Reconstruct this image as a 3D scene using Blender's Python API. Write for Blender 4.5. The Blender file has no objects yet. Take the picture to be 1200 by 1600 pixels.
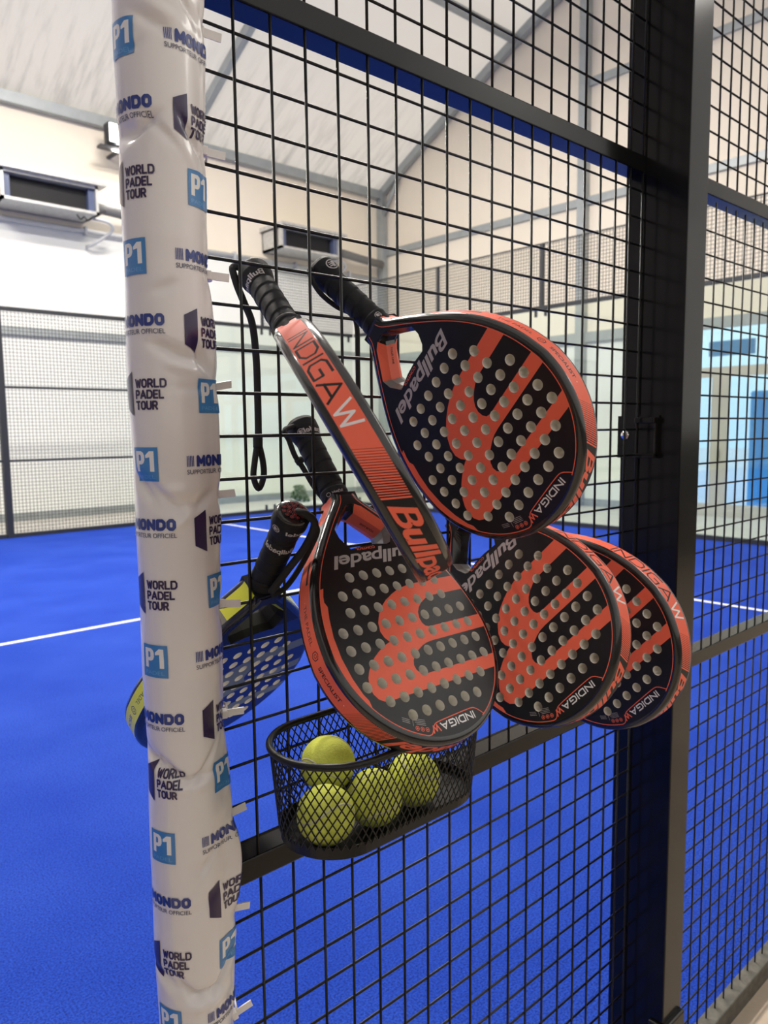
import bpy, bmesh, math, random
import numpy as np
from mathutils import Vector, Matrix
from mathutils.geometry import delaunay_2d_cdt

random.seed(7)
SC = bpy.context.scene
COL = SC.collection
rad = math.radians

# ---------------------------------------------------------------- camera
YAW, PITCH, ROLL = 0.831931758, -0.10864421, -0.011160414
cam_d = bpy.data.cameras.new('camera')
cam = bpy.data.objects.new('camera', cam_d)
COL.objects.link(cam)
fw = Vector((math.cos(YAW)*math.cos(PITCH), math.sin(YAW)*math.cos(PITCH), math.sin(PITCH)))
rt = Vector((math.sin(YAW), -math.cos(YAW), 0))
up = rt.cross(fw)
r2 = rt*math.cos(ROLL) + up*math.sin(ROLL)
u2 = -rt*math.sin(ROLL) + up*math.cos(ROLL)
cam.matrix_world = Matrix(((r2.x, u2.x, -fw.x, -0.4905), (r2.y, u2.y, -fw.y, -0.7812),
                           (r2.z, u2.z, -fw.z, 1.5), (0, 0, 0, 1)))
cam_d.sensor_fit = 'AUTO'
cam_d.sensor_width = 36.0
cam_d.lens = 1193.0/1600*36.0
cam_d.clip_start = 0.02
cam_d.clip_end = 200
cam_d.dof.use_dof = True
cam_d.dof.focus_distance = 0.92
cam_d.dof.aperture_fstop = 9.0
SC.camera = cam

# ---------------------------------------------------------------- view and world
SC.view_settings.view_transform = 'Standard'
SC.view_settings.look = 'None'
SC.view_settings.gamma = 1
SC.view_settings.use_curve_mapping = False
SC.view_settings.exposure = 0.15
world = bpy.data.worlds.new('daylight')
SC.world = world
world.use_nodes = True
wn = world.node_tree
bg = wn.nodes['Background']
bg.inputs['Strength'].default_value = 1.3
tc = wn.nodes.new('ShaderNodeTexCoord')
sx = wn.nodes.new('ShaderNodeSeparateXYZ')
cr = wn.nodes.new('ShaderNodeValToRGB')
wn.links.new(tc.outputs['Generated'], sx.inputs[0])
wn.links.new(sx.outputs['Z'], cr.inputs[0])
wn.links.new(cr.outputs[0], bg.inputs['Color'])
cr.color_ramp.elements[0].position = 0.0
cr.color_ramp.elements[0].color = (0.60, 0.82, 1.10, 1)
cr.color_ramp.elements[1].position = 0.10
cr.color_ramp.elements[1].color = (0.80, 0.98, 1.12, 1)
cz = cr.color_ramp.elements.new(0.45)
cz.color = (1.0, 0.96, 0.91, 1)

def area_light(name, loc, target, sx_, sy_, power, color):
    d = bpy.data.lights.new(name, 'AREA')
    d.shape = 'RECTANGLE'
    d.size, d.size_y, d.energy, d.color = sx_, sy_, power, color
    o = bpy.data.objects.new(name, d)
    COL.objects.link(o)
    o.location = loc
    o.rotation_euler = (Vector(target)-Vector(loc)).to_track_quat('-Z', 'Y').to_euler()
    return o

FILL_LAMPS = [(-0.5, 5.4), (4.5, 5.4), (-0.5, 7.6), (4.5, 7.6)]  # added unseen lamps, large and soft, to light the hall with little noise
FILL_Z = 8.4
FILL_W = 430
WARM = (1.0, 0.94, 0.87)
CORRIDOR_FILL = [(5.0, -1.9, 4.9)]  # added unseen lamp that brightens the fence faces on the path side
for c_ in CORRIDOR_FILL:
    area_light('corridor_fill_light', (c_[0], c_[1], c_[2]-.06), (c_[0]-.6, c_[1], 0), 3.0, 1.2, 65, (1.0, 0.95, 0.88))
for i, (lx, ly) in enumerate(FILL_LAMPS):
    area_light('hall_fill_light', (lx, ly, FILL_Z-0.08), (lx, ly, 0), 2.4, 0.5, FILL_W, WARM)
area_light('floodlight_light', (5.62, 12.5, 6.38), (5.9, 8.0, 0.5), 0.42, 0.3, 90, (1.0, 0.97, 0.92))

# ---------------------------------------------------------------- materials
def mat(name, col, rough=0.5, metal=0.0, spec=0.5, coat=0.0, noise=None, bump=None, emit=None):
    m = bpy.data.materials.new(name)
    m.use_nodes = True
    nt = m.node_tree
    b = nt.nodes['Principled BSDF']
    b.inputs['Base Color'].default_value = (*col, 1)
    b.inputs['Roughness'].default_value = rough
    b.inputs['Metallic'].default_value = metal
    b.inputs['Specular IOR Level'].default_value = spec
    b.inputs['Coat Weight'].default_value = coat
    b.inputs['Coat Roughness'].default_value = 0.1
    if emit:
        b.inputs['Emission Color'].default_value = (*emit[0], 1)
        b.inputs['Emission Strength'].default_value = emit[1]
    if noise or bump:
        t = nt.nodes.new('ShaderNodeTexCoord')
    if noise:      # (scale, other colour, contrast lo, hi)
        n = nt.nodes.new('ShaderNodeTexNoise')
        n.inputs['Scale'].default_value = noise[0]
        n.inputs['Detail'].default_value = 6
        r = nt.nodes.new('ShaderNodeValToRGB')
        r.color_ramp.elements[0].position = noise[2]
        r.color_ramp.elements[1].position = noise[3]
        r.color_ramp.elements[0].color = (*col, 1)
        r.color_ramp.elements[1].color = (*noise[1], 1)
        nt.links.new(t.outputs['Object'], n.inputs['Vector'])
        nt.links.new(n.outputs['Fac'], r.inputs[0])
        nt.links.new(r.outputs[0], b.inputs['Base Color'])
    if bump:       # (scale, strength, distance)
        n2 = nt.nodes.new('ShaderNodeTexNoise')
        n2.inputs['Scale'].default_value = bump[0]
        n2.inputs['Detail'].default_value = 4
        bp = nt.nodes.new('ShaderNodeBump')
        bp.inputs['Strength'].default_value = bump[1]
        bp.inputs['Distance'].default_value = bump[2]
        nt.links.new(t.outputs['Object'], n2.inputs['Vector'])
        nt.links.new(n2.outputs['Fac'], bp.inputs['Height'])
        nt.links.new(bp.outputs[0], b.inputs['Normal'])
    return m

M = {}
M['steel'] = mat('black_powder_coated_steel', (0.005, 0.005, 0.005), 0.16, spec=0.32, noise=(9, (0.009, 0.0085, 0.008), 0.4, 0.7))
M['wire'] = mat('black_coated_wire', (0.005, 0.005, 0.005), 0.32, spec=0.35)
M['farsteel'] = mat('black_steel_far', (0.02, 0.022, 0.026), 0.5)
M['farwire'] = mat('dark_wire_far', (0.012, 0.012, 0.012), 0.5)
M['chrome'] = mat('bright_steel', (0.75, 0.72, 0.68), 0.15, 1.0)
M['wall_up'] = mat('warm_lit_wall_cladding', (0.88, 0.80, 0.67), 0.7, noise=(0.8, (0.84, 0.76, 0.63), 0.4, 0.75))  # beige cladding with the warm light of the upper hall put into its colour
M['wall_low'] = mat('white_wall_cladding', (0.86, 0.875, 0.84), 0.6, noise=(0.8, (0.83, 0.845, 0.81), 0.4, 0.7))
M['dim'] = mat('dim_grey_wall', (0.30, 0.28, 0.26), 0.7)  # for the unseen end wall, darkened to dim reflections in the wide post
M['ink'] = mat('black_matt_print', (0.012, 0.012, 0.013), 0.5, spec=0.3)
M['grey_trim'] = mat('grey_aluminium', (0.38, 0.41, 0.42), 0.45, 0.3, noise=(6, (0.33, 0.36, 0.37), 0.4, 0.7))
M['concrete'] = mat('beige_concrete', (0.46, 0.375, 0.285), 0.7, noise=(5, (0.40, 0.325, 0.245), 0.35, 0.75), bump=(60, 0.2, 0.01))
M['kerb'] = mat('grey_kerb_concrete', (0.08, 0.076, 0.064), 0.8, noise=(40, (0.125, 0.118, 0.10), 0.4, 0.7), bump=(150, 0.2, 0.002))
M['linewhite'] = mat('white_court_line', (0.80, 0.82, 0.85), 0.7)
M['white_metal'] = mat('galvanised_sheet', (0.62, 0.62, 0.60), 0.4, 0.4, noise=(14, (0.5, 0.5, 0.49), 0.4, 0.7))
M['dark'] = mat('dark_grille', (0.03, 0.03, 0.035), 0.5)
M['brown'] = mat('brown_panel', (0.09, 0.07, 0.06), 0.6)
M['sheen_blue'] = mat('blue_grey_panel', (0.09, 0.115, 0.21), 0.3)
M['pipe'] = mat('grey_pipe', (0.50, 0.51, 0.53), 0.4)
M['duct'] = mat('dark_grey_duct', (0.16, 0.16, 0.16), 0.5)
M['led'] = mat('lit_led', (1, 1, 1), 0.5, emit=((1, 0.98, 0.95), 6.0))
M['alu_frame'] = mat('beige_window_frame', (0.56, 0.53, 0.47), 0.5)
M['leaf'] = mat('bush_leaf', (0.03, 0.085, 0.025), 0.6, noise=(30, (0.06, 0.14, 0.045), 0.4, 0.6))
M['stone'] = mat('white_pebble', (0.82, 0.80, 0.76), 0.7)
M['vinyl'] = mat('white_glossy_vinyl', (0.76, 0.72, 0.70), 0.22, coat=0.4, bump=(45, 0.10, 0.004))
M['p_blue'] = mat('print_blue', (0.055, 0.22, 0.50), 0.3, coat=0.3)
M['p_blue2'] = mat('print_pale_blue', (0.14, 0.34, 0.62), 0.3, coat=0.3)
M['p_navy'] = mat('print_navy', (0.02, 0.04, 0.22), 0.3, coat=0.3)
M['p_purple'] = mat('print_dark_purple', (0.028, 0.014, 0.065), 0.3, coat=0.3)
M['p_white'] = mat('print_white', (0.80, 0.78, 0.75), 0.3, coat=0.3)
M['p_grey'] = mat('print_slate', (0.07, 0.075, 0.13), 0.35)
M['tie'] = mat('white_nylon', (0.78, 0.74, 0.71), 0.35)
M['ball'] = mat('yellow_felt', (0.68, 0.74, 0.12), 0.95, spec=0.1, noise=(60, (0.78, 0.84, 0.17), 0.35, 0.7), bump=(420, 0.6, 0.0012))
M['ballseam'] = mat('pale_seam', (0.62, 0.60, 0.42), 0.8)
M['basket'] = mat('black_coated_mesh', (0.006, 0.006, 0.0065), 0.38, spec=0.35)
# rackets
M['rk_black'] = mat('racket_black_lacquer', (0.009, 0.009, 0.011), 0.42, spec=0.4)
M['rk_edge'] = mat('racket_black_gloss', (0.014, 0.013, 0.013), 0.2, coat=0.5)
M['coral'] = mat('coral_red_lacquer', (0.90, 0.15, 0.082), 0.48, spec=0.35, coat=0.0)
M['foam'] = mat('beige_foam_core', (0.90, 0.86, 0.76), 0.8)
M['silver'] = mat('silver_grey_print', (0.50, 0.47, 0.46), 0.35)
M['white'] = mat('white_print', (0.80, 0.78, 0.76), 0.4)
M['rubber'] = mat('black_grip_rubber', (0.006, 0.006, 0.007), 0.6, spec=0.3, bump=(260, 0.35, 0.0008))
M['cord'] = mat('black_cord', (0.012, 0.012, 0.012), 0.8, bump=(700, 0.5, 0.0006))
M['grey_panel'] = mat('grey_lacquer', (0.20, 0.19, 0.18), 0.3, coat=0.3)
M['rk_blue'] = mat('racket_blue_lacquer', (0.013, 0.024, 0.15), 0.35, coat=0.2)
M['rk_navy'] = mat('racket_navy_gloss', (0.012, 0.016, 0.05), 0.25, coat=0.4)
M['yellow'] = mat('yellow_lacquer', (0.80, 0.82, 0.045), 0.4, coat=0.25)
M['sage'] = mat('sage_print', (0.30, 0.36, 0.22), 0.35)
M['red_rubber'] = mat('dark_red_rubber', (0.30, 0.012, 0.012), 0.6)

def turf_material():
    m = bpy.data.materials.new('blue_turf')
    m.use_nodes = True
    nt = m.node_tree
    b = nt.nodes['Principled BSDF']
    b.inputs['Roughness'].default_value = 0.9
    b.inputs['Specular IOR Level'].default_value = 0.15
    t = nt.nodes.new('ShaderNodeTexCoord')
    n1 = nt.nodes.new('ShaderNodeTexNoise'); n1.inputs['Scale'].default_value = 1.6; n1.inputs['Detail'].default_value = 5
    n2 = nt.nodes.new('ShaderNodeTexNoise'); n2.inputs['Scale'].default_value = 170; n2.inputs['Detail'].default_value = 3
    n3 = nt.nodes.new('ShaderNodeTexNoise'); n3.inputs['Scale'].default_value = 400; n3.inputs['Detail'].default_value = 2
    r1 = nt.nodes.new('ShaderNodeValToRGB')
    r1.color_ramp.elements[0].position = 0.35; r1.color_ramp.elements[0].color = (0.011, 0.053, 0.42, 1)
    r1.color_ramp.elements[1].position = 0.72; r1.color_ramp.elements[1].color = (0.022, 0.076, 0.49, 1)
    r2_ = nt.nodes.new('ShaderNodeValToRGB')
    r2_.color_ramp.elements[0].position = 0.34; r2_.color_ramp.elements[0].color = (0.38, 0.38, 0.46, 1)
    r2_.color_ramp.elements[1].position = 0.60; r2_.color_ramp.elements[1].color = (1.0, 1.0, 1.0, 1)
    mx = nt.nodes.new('ShaderNodeMix'); mx.data_type = 'RGBA'; mx.blend_type = 'MULTIPLY'
    mx.inputs[0].default_value = 1.0
    r3 = nt.nodes.new('ShaderNodeValToRGB')
    r3.color_ramp.elements[0].position = 0.72; r3.color_ramp.elements[0].color = (0, 0, 0, 1)
    r3.color_ramp.elements[1].position = 0.80; r3.color_ramp.elements[1].color = (1, 1, 1, 1)
    mx2 = nt.nodes.new('ShaderNodeMix'); mx2.data_type = 'RGBA'; mx2.blend_type = 'MIX'
    mx2.inputs[7].default_value = (0.30, 0.42, 0.85, 1)
    bp = nt.nodes.new('ShaderNodeBump'); bp.inputs['Strength'].default_value = 0.7; bp.inputs['Distance'].default_value = 0.006
    L = nt.links.new
    for n in (n1, n2, n3):
        L(t.outputs['Object'], n.inputs['Vector'])
    L(n1.outputs['Fac'], r1.inputs[0]); L(n2.outputs['Fac'], r2_.inputs[0]); L(n3.outputs['Fac'], r3.inputs[0])
    L(r1.outputs[0], mx.inputs[6]); L(r2_.outputs[0], mx.inputs[7])
    L(mx.outputs[2], mx2.inputs[6]); L(r3.outputs[0], mx2.inputs[0])
    L(mx2.outputs[2], b.inputs['Base Color'])
    L(n2.outputs['Fac'], bp.inputs['Height']); L(bp.outputs[0], b.inputs['Normal'])
    return m
M['turf'] = turf_material()

def roof_material():
    # off-white membrane with grey mould streaks running up from the eave
    m = bpy.data.materials.new('stained_roof_membrane')
    m.use_nodes = True
    nt = m.node_tree
    b = nt.nodes['Principled BSDF']
    b.inputs['Roughness'].default_value = 0.6
    t = nt.nodes.new('ShaderNodeTexCoord')
    mp = nt.nodes.new('ShaderNodeMapping'); mp.inputs['Scale'].default_value = (6.5, 0.8, 0.8)
    n = nt.nodes.new('ShaderNodeTexNoise'); n.inputs['Scale'].default_value = 1.0; n.inputs['Detail'].default_value = 7
    n.inputs['Roughness'].default_value = 0.65
    r = nt.nodes.new('ShaderNodeValToRGB')
    r.color_ramp.elements[0].position = 0.47; r.color_ramp.elements[0].color = (0, 0, 0, 1)
    r.color_ramp.elements[1].position = 0.72; r.color_ramp.elements[1].color = (1, 1, 1, 1)
    s = nt.nodes.new('ShaderNodeSeparateXYZ')
    mr = nt.nodes.new('ShaderNodeMapRange')
    mr.inputs['From Min'].default_value = 8.35; mr.inputs['From Max'].default_value = 6.9
    mr.inputs['To Min'].default_value = 0.0; mr.inputs['To Max'].default_value = 0.85
    mul = nt.nodes.new('ShaderNodeMath'); mul.operation = 'MULTIPLY'
    mx = nt.nodes.new('ShaderNodeMix'); mx.data_type = 'RGBA'
    mx.inputs[6].default_value = (0.74, 0.69, 0.62, 1)
    mx.inputs[7].default_value = (0.36, 0.335, 0.31, 1)
    L = nt.links.new
    L(t.outputs['Object'], mp.inputs['Vector']); L(mp.outputs[0], n.inputs['Vector']); L(n.outputs['Fac'], r.inputs[0])
    L(t.outputs['Object'], s.inputs[0]); L(s.outputs['Z'], mr.inputs['Value'])
    L(r.outputs[0], mul.inputs[0]); L(mr.outputs[0], mul.inputs[1]); L(mul.outputs[0], mx.inputs[0])
    L(mx.outputs[2], b.inputs['Base Color'])
    tl = nt.nodes.new('ShaderNodeBsdfTranslucent')
    L(mx.outputs[2], tl.inputs['Color'])
    ms = nt.nodes.new('ShaderNodeMixShader'); ms.inputs[0].default_value = 0.5
    L(b.outputs[0], ms.inputs[1]); L(tl.outputs[0], ms.inputs[2]); L(ms.outputs[0], nt.nodes['Material Output'].inputs[0])
    return m
M['roof'] = roof_material()

def glass_material(name, refl, tint):
    m = bpy.data.materials.new(name)
    m.use_nodes = True
    nt = m.node_tree
    nt.nodes.remove(nt.nodes['Principled BSDF'])
    out = nt.nodes['Material Output']
    tr = nt.nodes.new('ShaderNodeBsdfTransparent'); tr.inputs[0].default_value = (*tint, 1)
    gl = nt.nodes.new('ShaderNodeBsdfGlossy'); gl.inputs['Roughness'].default_value = 0.02
    mx = nt.nodes.new('ShaderNodeMixShader'); mx.inputs[0].default_value = refl
    nt.links.new(tr.outputs[0], mx.inputs[1]); nt.links.new(gl.outputs[0], mx.inputs[2]); nt.links.new(mx.outputs[0], out.inputs[0])
    return m
M['glass'] = glass_material('court_glass', 0.07, (0.93, 0.97, 0.94))
M['doorglass'] = glass_material('door_glass', 0.06, (0.88, 0.95, 0.98))

# ---------------------------------------------------------------- helpers
def link(name, me, parent=None, mats=()):
    for m in mats:
        me.materials.append(M[m] if isinstance(m, str) else m)
    o = bpy.data.objects.new(name, me)
    COL.objects.link(o)
    if parent:
        o.parent = parent
    return o

def tag(o, label, cat, group=None):
    o['label'] = label
    o['category'] = cat
    if group:
        o['group'] = group
    return o

def struct(o):
    o['kind'] = 'structure'
    return o

def empty(name, loc=(0, 0, 0)):
    o = bpy.data.objects.new(name, None)
    o.empty_display_size = 0.05
    COL.objects.link(o)
    o.location = loc
    return o

class MB:
    """collects shapes into one mesh; material index per face"""
    def __init__(s):
        s.v, s.f, s.m, s.sm = [], [], [], []
    def add(s, v, f, mi=0, smooth=False):
        n = len(s.v)
        s.v += [tuple(map(float, p)) for p in v]
        s.f += [tuple(int(i)+n for i in q) for q in f]
        s.m += list(mi) if hasattr(mi, '__len__') else [mi]*len(f)
        s.sm += [smooth]*len(f)
    def box(s, a, b, mi=0):
        x0, y0, z0 = a; x1, y1, z1 = b
        s.add([(x0,y0,z0),(x1,y0,z0),(x1,y1,z0),(x0,y1,z0),(x0,y0,z1),(x1,y0,z1),(x1,y1,z1),(x0,y1,z1)],
              [(0,3,2,1),(4,5,6,7),(0,1,5,4),(1,2,6,5),(2,3,7,6),(3,0,4,7)], mi)
    def bbox(s, a, b, r, mi=0):
        """box with chamfered vertical/horizontal edges"""
        bm = bmesh.new()
        bmesh.ops.create_cube(bm, size=1)
        for v in bm.verts:
            v.co = Vector([(a[i]+b[i])/2+v.co[i]*(b[i]-a[i]) for i in range(3)])
        bmesh.ops.bevel(bm, geom=bm.edges[:], offset=r, segments=2, affect='EDGES', profile=0.5)
        bm.verts.index_update()
        s.add([v.co for v in bm.verts], [[v.index for v in f.verts] for f in bm.faces], mi)
        bm.free()
    def tube(s, pts, r, n=8, mi=0, closed=False, cap=True, squash=None):
        pts = [Vector(p) for p in pts]
        N = len(pts)
        t0 = (pts[1]-pts[0]).normalized()
        ref = Vector((0, 0, 1)) if abs(t0.z) < 0.9 else Vector((1, 0, 0))
        nrm = (ref - t0*ref.dot(t0)).normalized()
        v = []
        for i, p in enumerate(pts):
            if closed:
                t = (pts[(i+1) % N]-pts[i-1]).normalized()
            else:
                t = (pts[min(i+1, N-1)]-pts[max(i-1, 0)]).normalized()
            nrm = (nrm - t*nrm.dot(t)).normalized()
            b = t.cross(nrm)
            rr = r[i] if hasattr(r, '__len__') else r
            for k in range(n):
                a = 2*math.pi*k/n
                v.append(p + nrm*math.cos(a)*rr*(squash or 1) + b*math.sin(a)*rr)
        f = []
        for i in range(N if closed else N-1):
            j = (i+1) % N
            for k in range(n):
                f.append((i*n+k, i*n+(k+1) % n, j*n+(k+1) % n, j*n+k))
        if cap and not closed:
            f.append(tuple(range(n-1, -1, -1)))
            f.append(tuple((N-1)*n+k for k in range(n)))
        s.add(v, f, mi, True)
    def bar(s, p, q, w, mi=0):
        s.tube([p, q], w/2*1.2, 6, mi)
    def mesh(s, name):
        me = bpy.data.meshes.new(name)
        me.from_pydata(s.v, [], s.f)
        me.polygons.foreach_set('material_index', s.m)
        me.polygons.foreach_set('use_smooth', s.sm)
        me.update()
        return me
    def build(s, name, mats, parent=None):
        return link(name, s.mesh(name), parent, mats if isinstance(mats, (list, tuple)) else [mats])

def smooth_curve(pts, n):
    """Catmull-Rom through points, n samples per span"""
    P = [np.array(p, float) for p in pts]
    P = [2*P[0]-P[1]] + P + [2*P[-1]-P[-2]]
    out = []
    for i in range(1, len(P)-2):
        for k in range(n):
            t = k/n
            out.append(0.5*((2*P[i]) + (-P[i-1]+P[i+1])*t + (2*P[i-1]-5*P[i]+4*P[i+1]-P[i+2])*t*t
                            + (-P[i-1]+3*P[i]-3*P[i+1]+P[i+2])*t**3))
    out.append(P[-2])
    return out

# ---------------------------------------------------------------- flat prints
def embolden(loops, d):
    """grow glyph outlines by d (counters shrink)"""
    out = []
    for i, l in enumerate(loops):
        l = l[np.hypot(*(l-np.roll(l, 1, 0)).T) > 1e-5]
        area = .5*np.sum(l[:, 0]*np.roll(l[:, 1], -1)-np.roll(l[:, 0], -1)*l[:, 1])
        depth = sum(bool(inside(l[:1], [q])[0]) for j, q in enumerate(loops) if j != i)
        if area < 0:
            l = l[::-1]
        e = np.roll(l, -1, 0)-l
        e /= np.linalg.norm(e, axis=1, keepdims=True)
        n = np.stack([e[:, 1], -e[:, 0]], 1)
        p = np.roll(n, 1, 0)
        m = (n+p)/np.maximum(1+np.sum(n*p, 1, keepdims=True), .45)
        k = d if depth % 2 == 0 else -d*.3
        out.append(l+m*k)
    return out

def text_loops(s, shear=0.0, bold=0.0, spacing=1.0):
    cu = bpy.data.curves.new('print', 'FONT')
    cu.body = s
    cu.shear = shear
    cu.space_character = spacing
    cu.resolution_u = 4
    cu.fill_mode = 'NONE'
    o = bpy.data.objects.new('print', cu)
    me = bpy.data.meshes.new_from_object(o)
    n = len(me.vertices)
    adj = [[] for _ in range(n)]
    for e in me.edges:
        a, b = e.vertices
        adj[a].append(b); adj[b].append(a)
    seen, loops = set(), []
    for i in range(n):
        if i in seen or not adj[i]:
            continue
        lp, cur, prev = [], i, -1
        while cur not in seen:
            seen.add(cur); lp.append(cur)
            nx = [k for k in adj[cur] if k != prev and k not in seen]
            if not nx:
                break
            prev, cur = cur, nx[0]
        if len(lp) > 2:
            loops.append(np.array([me.vertices[k].co[:2] for k in lp]))
    bpy.data.objects.remove(o); bpy.data.curves.remove(cu); bpy.data.meshes.remove(me)
    return embolden(loops, bold) if bold else loops

def fit_loops(loops, x0, x1, y0, y1, ref=None):
    """scale loops so that their box (or the box of ref loops in y) fills the rectangle"""
    A = np.concatenate(loops)
    R = np.concatenate(ref) if ref is not None else A
    sx_ = (x1-x0)/(A[:, 0].max()-A[:, 0].min())
    sy_ = (y1-y0)/(R[:, 1].max()-R[:, 1].min())
    return [np.stack([(l[:, 0]-A[:, 0].min())*sx_+x0, (l[:, 1]-R[:, 1].min())*sy_+y0], 1) for l in loops]

CAPS = text_loops('H')
def words(s, x0, x1, y0, y1, **k):
    return fit_loops(text_loops(s, **k), x0, x1, y0, y1, text_loops('H', bold=k.get('bold', 0.0)))

def rect(x0, x1, y0, y1):
    return np.array([(x0, y0), (x1, y0), (x1, y1), (x0, y1)], float)

def circle(x, y, r, n=24):
    return np.array([(x+r*math.cos(2*math.pi*k/n), y+r*math.sin(2*math.pi*k/n)) for k in range(n)])

STROKES = {'I': (0.0, [[(0, 0), (0, 1)]]),
    'N': (.85, [[(0, 0), (0, 1), (.85, 0), (.85, 1)]]),
    'D': (.85, [[(0, 0), (0, 1), (.6, 1), (.85, .75), (.85, .25), (.6, 0), (0, 0)]]),
    'G': (.85, [[(.85, 1), (.2, 1), (0, .8), (0, .2), (.2, 0), (.85, 0), (.85, .5), (.45, .5)]]),
    'A': (.95, [[(0, 0), (.5, 1), (.95, 0)], [(.14, .3), (.8, .3)]]),
    'W': (1.0, [[(0, 1), (.27, 0), (.52, .85), (.77, 0), (1.0, 1)]]),
    'M': (.95, [[(0, 0), (0, 1), (.475, .3), (.95, 1), (.95, 0)]]),
    'O': (.75, [[(.2, 0), (0, .2), (0, .8), (.2, 1), (.55, 1), (.75, .8), (.75, .2), (.55, 0), (.2, 0)]]),
    'R': (.72, [[(0, 0), (0, 1), (.52, 1), (.7, .85), (.7, .6), (.52, .45), (0, .45)], [(.38, .45), (.72, 0)]]),
    'L': (.62, [[(0, 1), (0, 0), (.62, 0)]]),
    'P': (.7, [[(0, 0), (0, 1), (.52, 1), (.7, .85), (.7, .58), (.52, .43), (0, .43)]]),
    'E': (.62, [[(.62, 1), (0, 1), (0, 0), (.62, 0)], [(0, .5), (.55, .5)]]),
    'T': (.75, [[(0, 1), (.75, 1)], [(.375, 1), (.375, 0)]]),
    'U': (.75, [[(0, 1), (0, .2), (.2, 0), (.55, 0), (.75, .2), (.75, 1)]])}
def stroke_word(s, x0, x1, y0, y1, th, gap=0.32):
    x0, x1, y0, y1 = x0+th/2, x1-th/2, y0+th/2, y1-th/2
    tot = sum(STROKES[c][0] for c in s)+gap*(len(s)-1)
    k = (x1-x0)/tot
    out, x = [], 0
    for c in s:
        w, pl = STROKES[c]
        qs = []
        for line in pl:
            for ii, (a, b) in enumerate(zip(line[:-1], line[1:])):
                A = np.array([x0+(x+a[0])*k, y0+a[1]*(y1-y0)]); B = np.array([x0+(x+b[0])*k, y0+b[1]*(y1-y0)])
                d = (B-A)/np.linalg.norm(B-A); nn = np.array([-d[1], d[0]])*th/2
                closed = line[0] == line[-1]
                e0 = .45 if th <= 1.8 or (ii == 0 and not closed) else 0
                e1 = .45 if th <= 1.8 or (ii == len(line)-2 and not closed) else 0
                A2, B2 = A-d*th*e0, B+d*th*e1
                qs.append(np.array([A2+nn, A2-nn, B2-nn, B2+nn]))
            if th > 1.8:
                for a in (line if line[0] == line[-1] else line[1:-1]):
                    qs.append(circle(x0+(x+a[0])*k, y0+a[1]*(y1-y0), th*.505, 14))
        out.append(qs)
        x += w+gap
    return out   # list per letter, each a list of quads (union)

def bull_mark(cx, cy, r, flip=1):
    """ring with three bars and a rounded back"""
    ring = [circle(cx, cy, r, 28), circle(cx, cy, r*.82, 28)]
    bars = [rect(cx-r*.15, cx+r*.6, cy+k*r*.34-r*.09, cy+k*r*.34+r*.09) for k in (-1, 0, 1)]
    back = [circle(cx-r*.22, cy+.25*r, r*.33, 14), circle(cx-r*.22, cy-.25*r, r*.33, 14)]
    return ring, bars+back

def inside(P, loops):
    c = np.zeros(len(P), bool)
    for l in loops:
        x0, y0 = l[:, 0], l[:, 1]
        x1, y1 = np.roll(x0, -1), np.roll(y0, -1)
        for a, b, cc, d in zip(x0, y0, x1, y1):
            if b == d:
                continue
            hit = ((b > P[:, 1]) != (d > P[:, 1]))
            c ^= hit & (P[:, 0] < (cc-a)*(P[:, 1]-b)/(d-b)+a)
    return c

def inside_any(P, loops):
    c = np.zeros(len(P), bool)
    for l in loops:
        c |= inside(P, [l])
    return c

def paint(domain, cuts, regions, grid=()):
    """triangulate a flat print. domain: loops (even-odd) or None = union of the regions; cuts: loops left open;
    regions: (loops, material index, mode 'eo'|'any'), later ones lie on top; grid: extra segments"""
    V, E = [], []
    def put(l):
        n = len(V)
        V.extend(Vector((float(p[0]), float(p[1]))) for p in l)
        E.extend((n+i, n+(i+1) % len(l)) for i in range(len(l)))
    for l in (domain or []):
        put(l)
    for l in cuts:
        put(l)
    for reg in regions:
        for l in reg[0]:
            put(l)
    for a, b in grid:
        n = len(V)
        V.extend([Vector(map(float, a)), Vector(map(float, b))])
        E.append((n, n+1))
    res = delaunay_2d_cdt(V, E, [], 0, 1e-4)
    vs = np.array([v[:] for v in res[0]]); fs = [f for f in res[2]]
    ce = np.array([vs[list(f)].mean(0) for f in fs])
    mi = np.full(len(fs), -1 if not domain else 0)
    for loops, m, mode in regions:
        k = inside(ce, loops) if mode == 'eo' else inside_any(ce, loops)
        mi[k] = m
    keep = mi >= 0
    if domain:
        keep &= inside(ce, domain)
    if cuts:
        keep &= ~inside_any(ce, cuts)
    idx = np.where(keep)[0]
    used = sorted({i for k in idx for i in fs[k]})
    mp = {o: n for n, o in enumerate(used)}
    return vs[used], [[mp[i] for i in fs[k]] for k in idx], [int(mi[k]) for k in idx]

# ================================================================ THE SETTING
def plane_mesh(name, pts, mats, kind=True):
    me = bpy.data.meshes.new(name)
    me.from_pydata(pts, [], [tuple(range(len(pts)))])
    o = link(name, me, None, mats)
    return struct(o) if kind else o

XB, XE = -8.0, 12.1          # building ends
YN, YF = -3.5, 13.0          # building sides
def roof_z(y):
    d = min(YF-y, y-YN)
    return 7.0+0.56*d-0.013*d*d

fl = MB(); fl.box((XB, YN, -0.25), (XE, YF, -0.05))
struct(fl.build('floor', 'concrete'))
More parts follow.
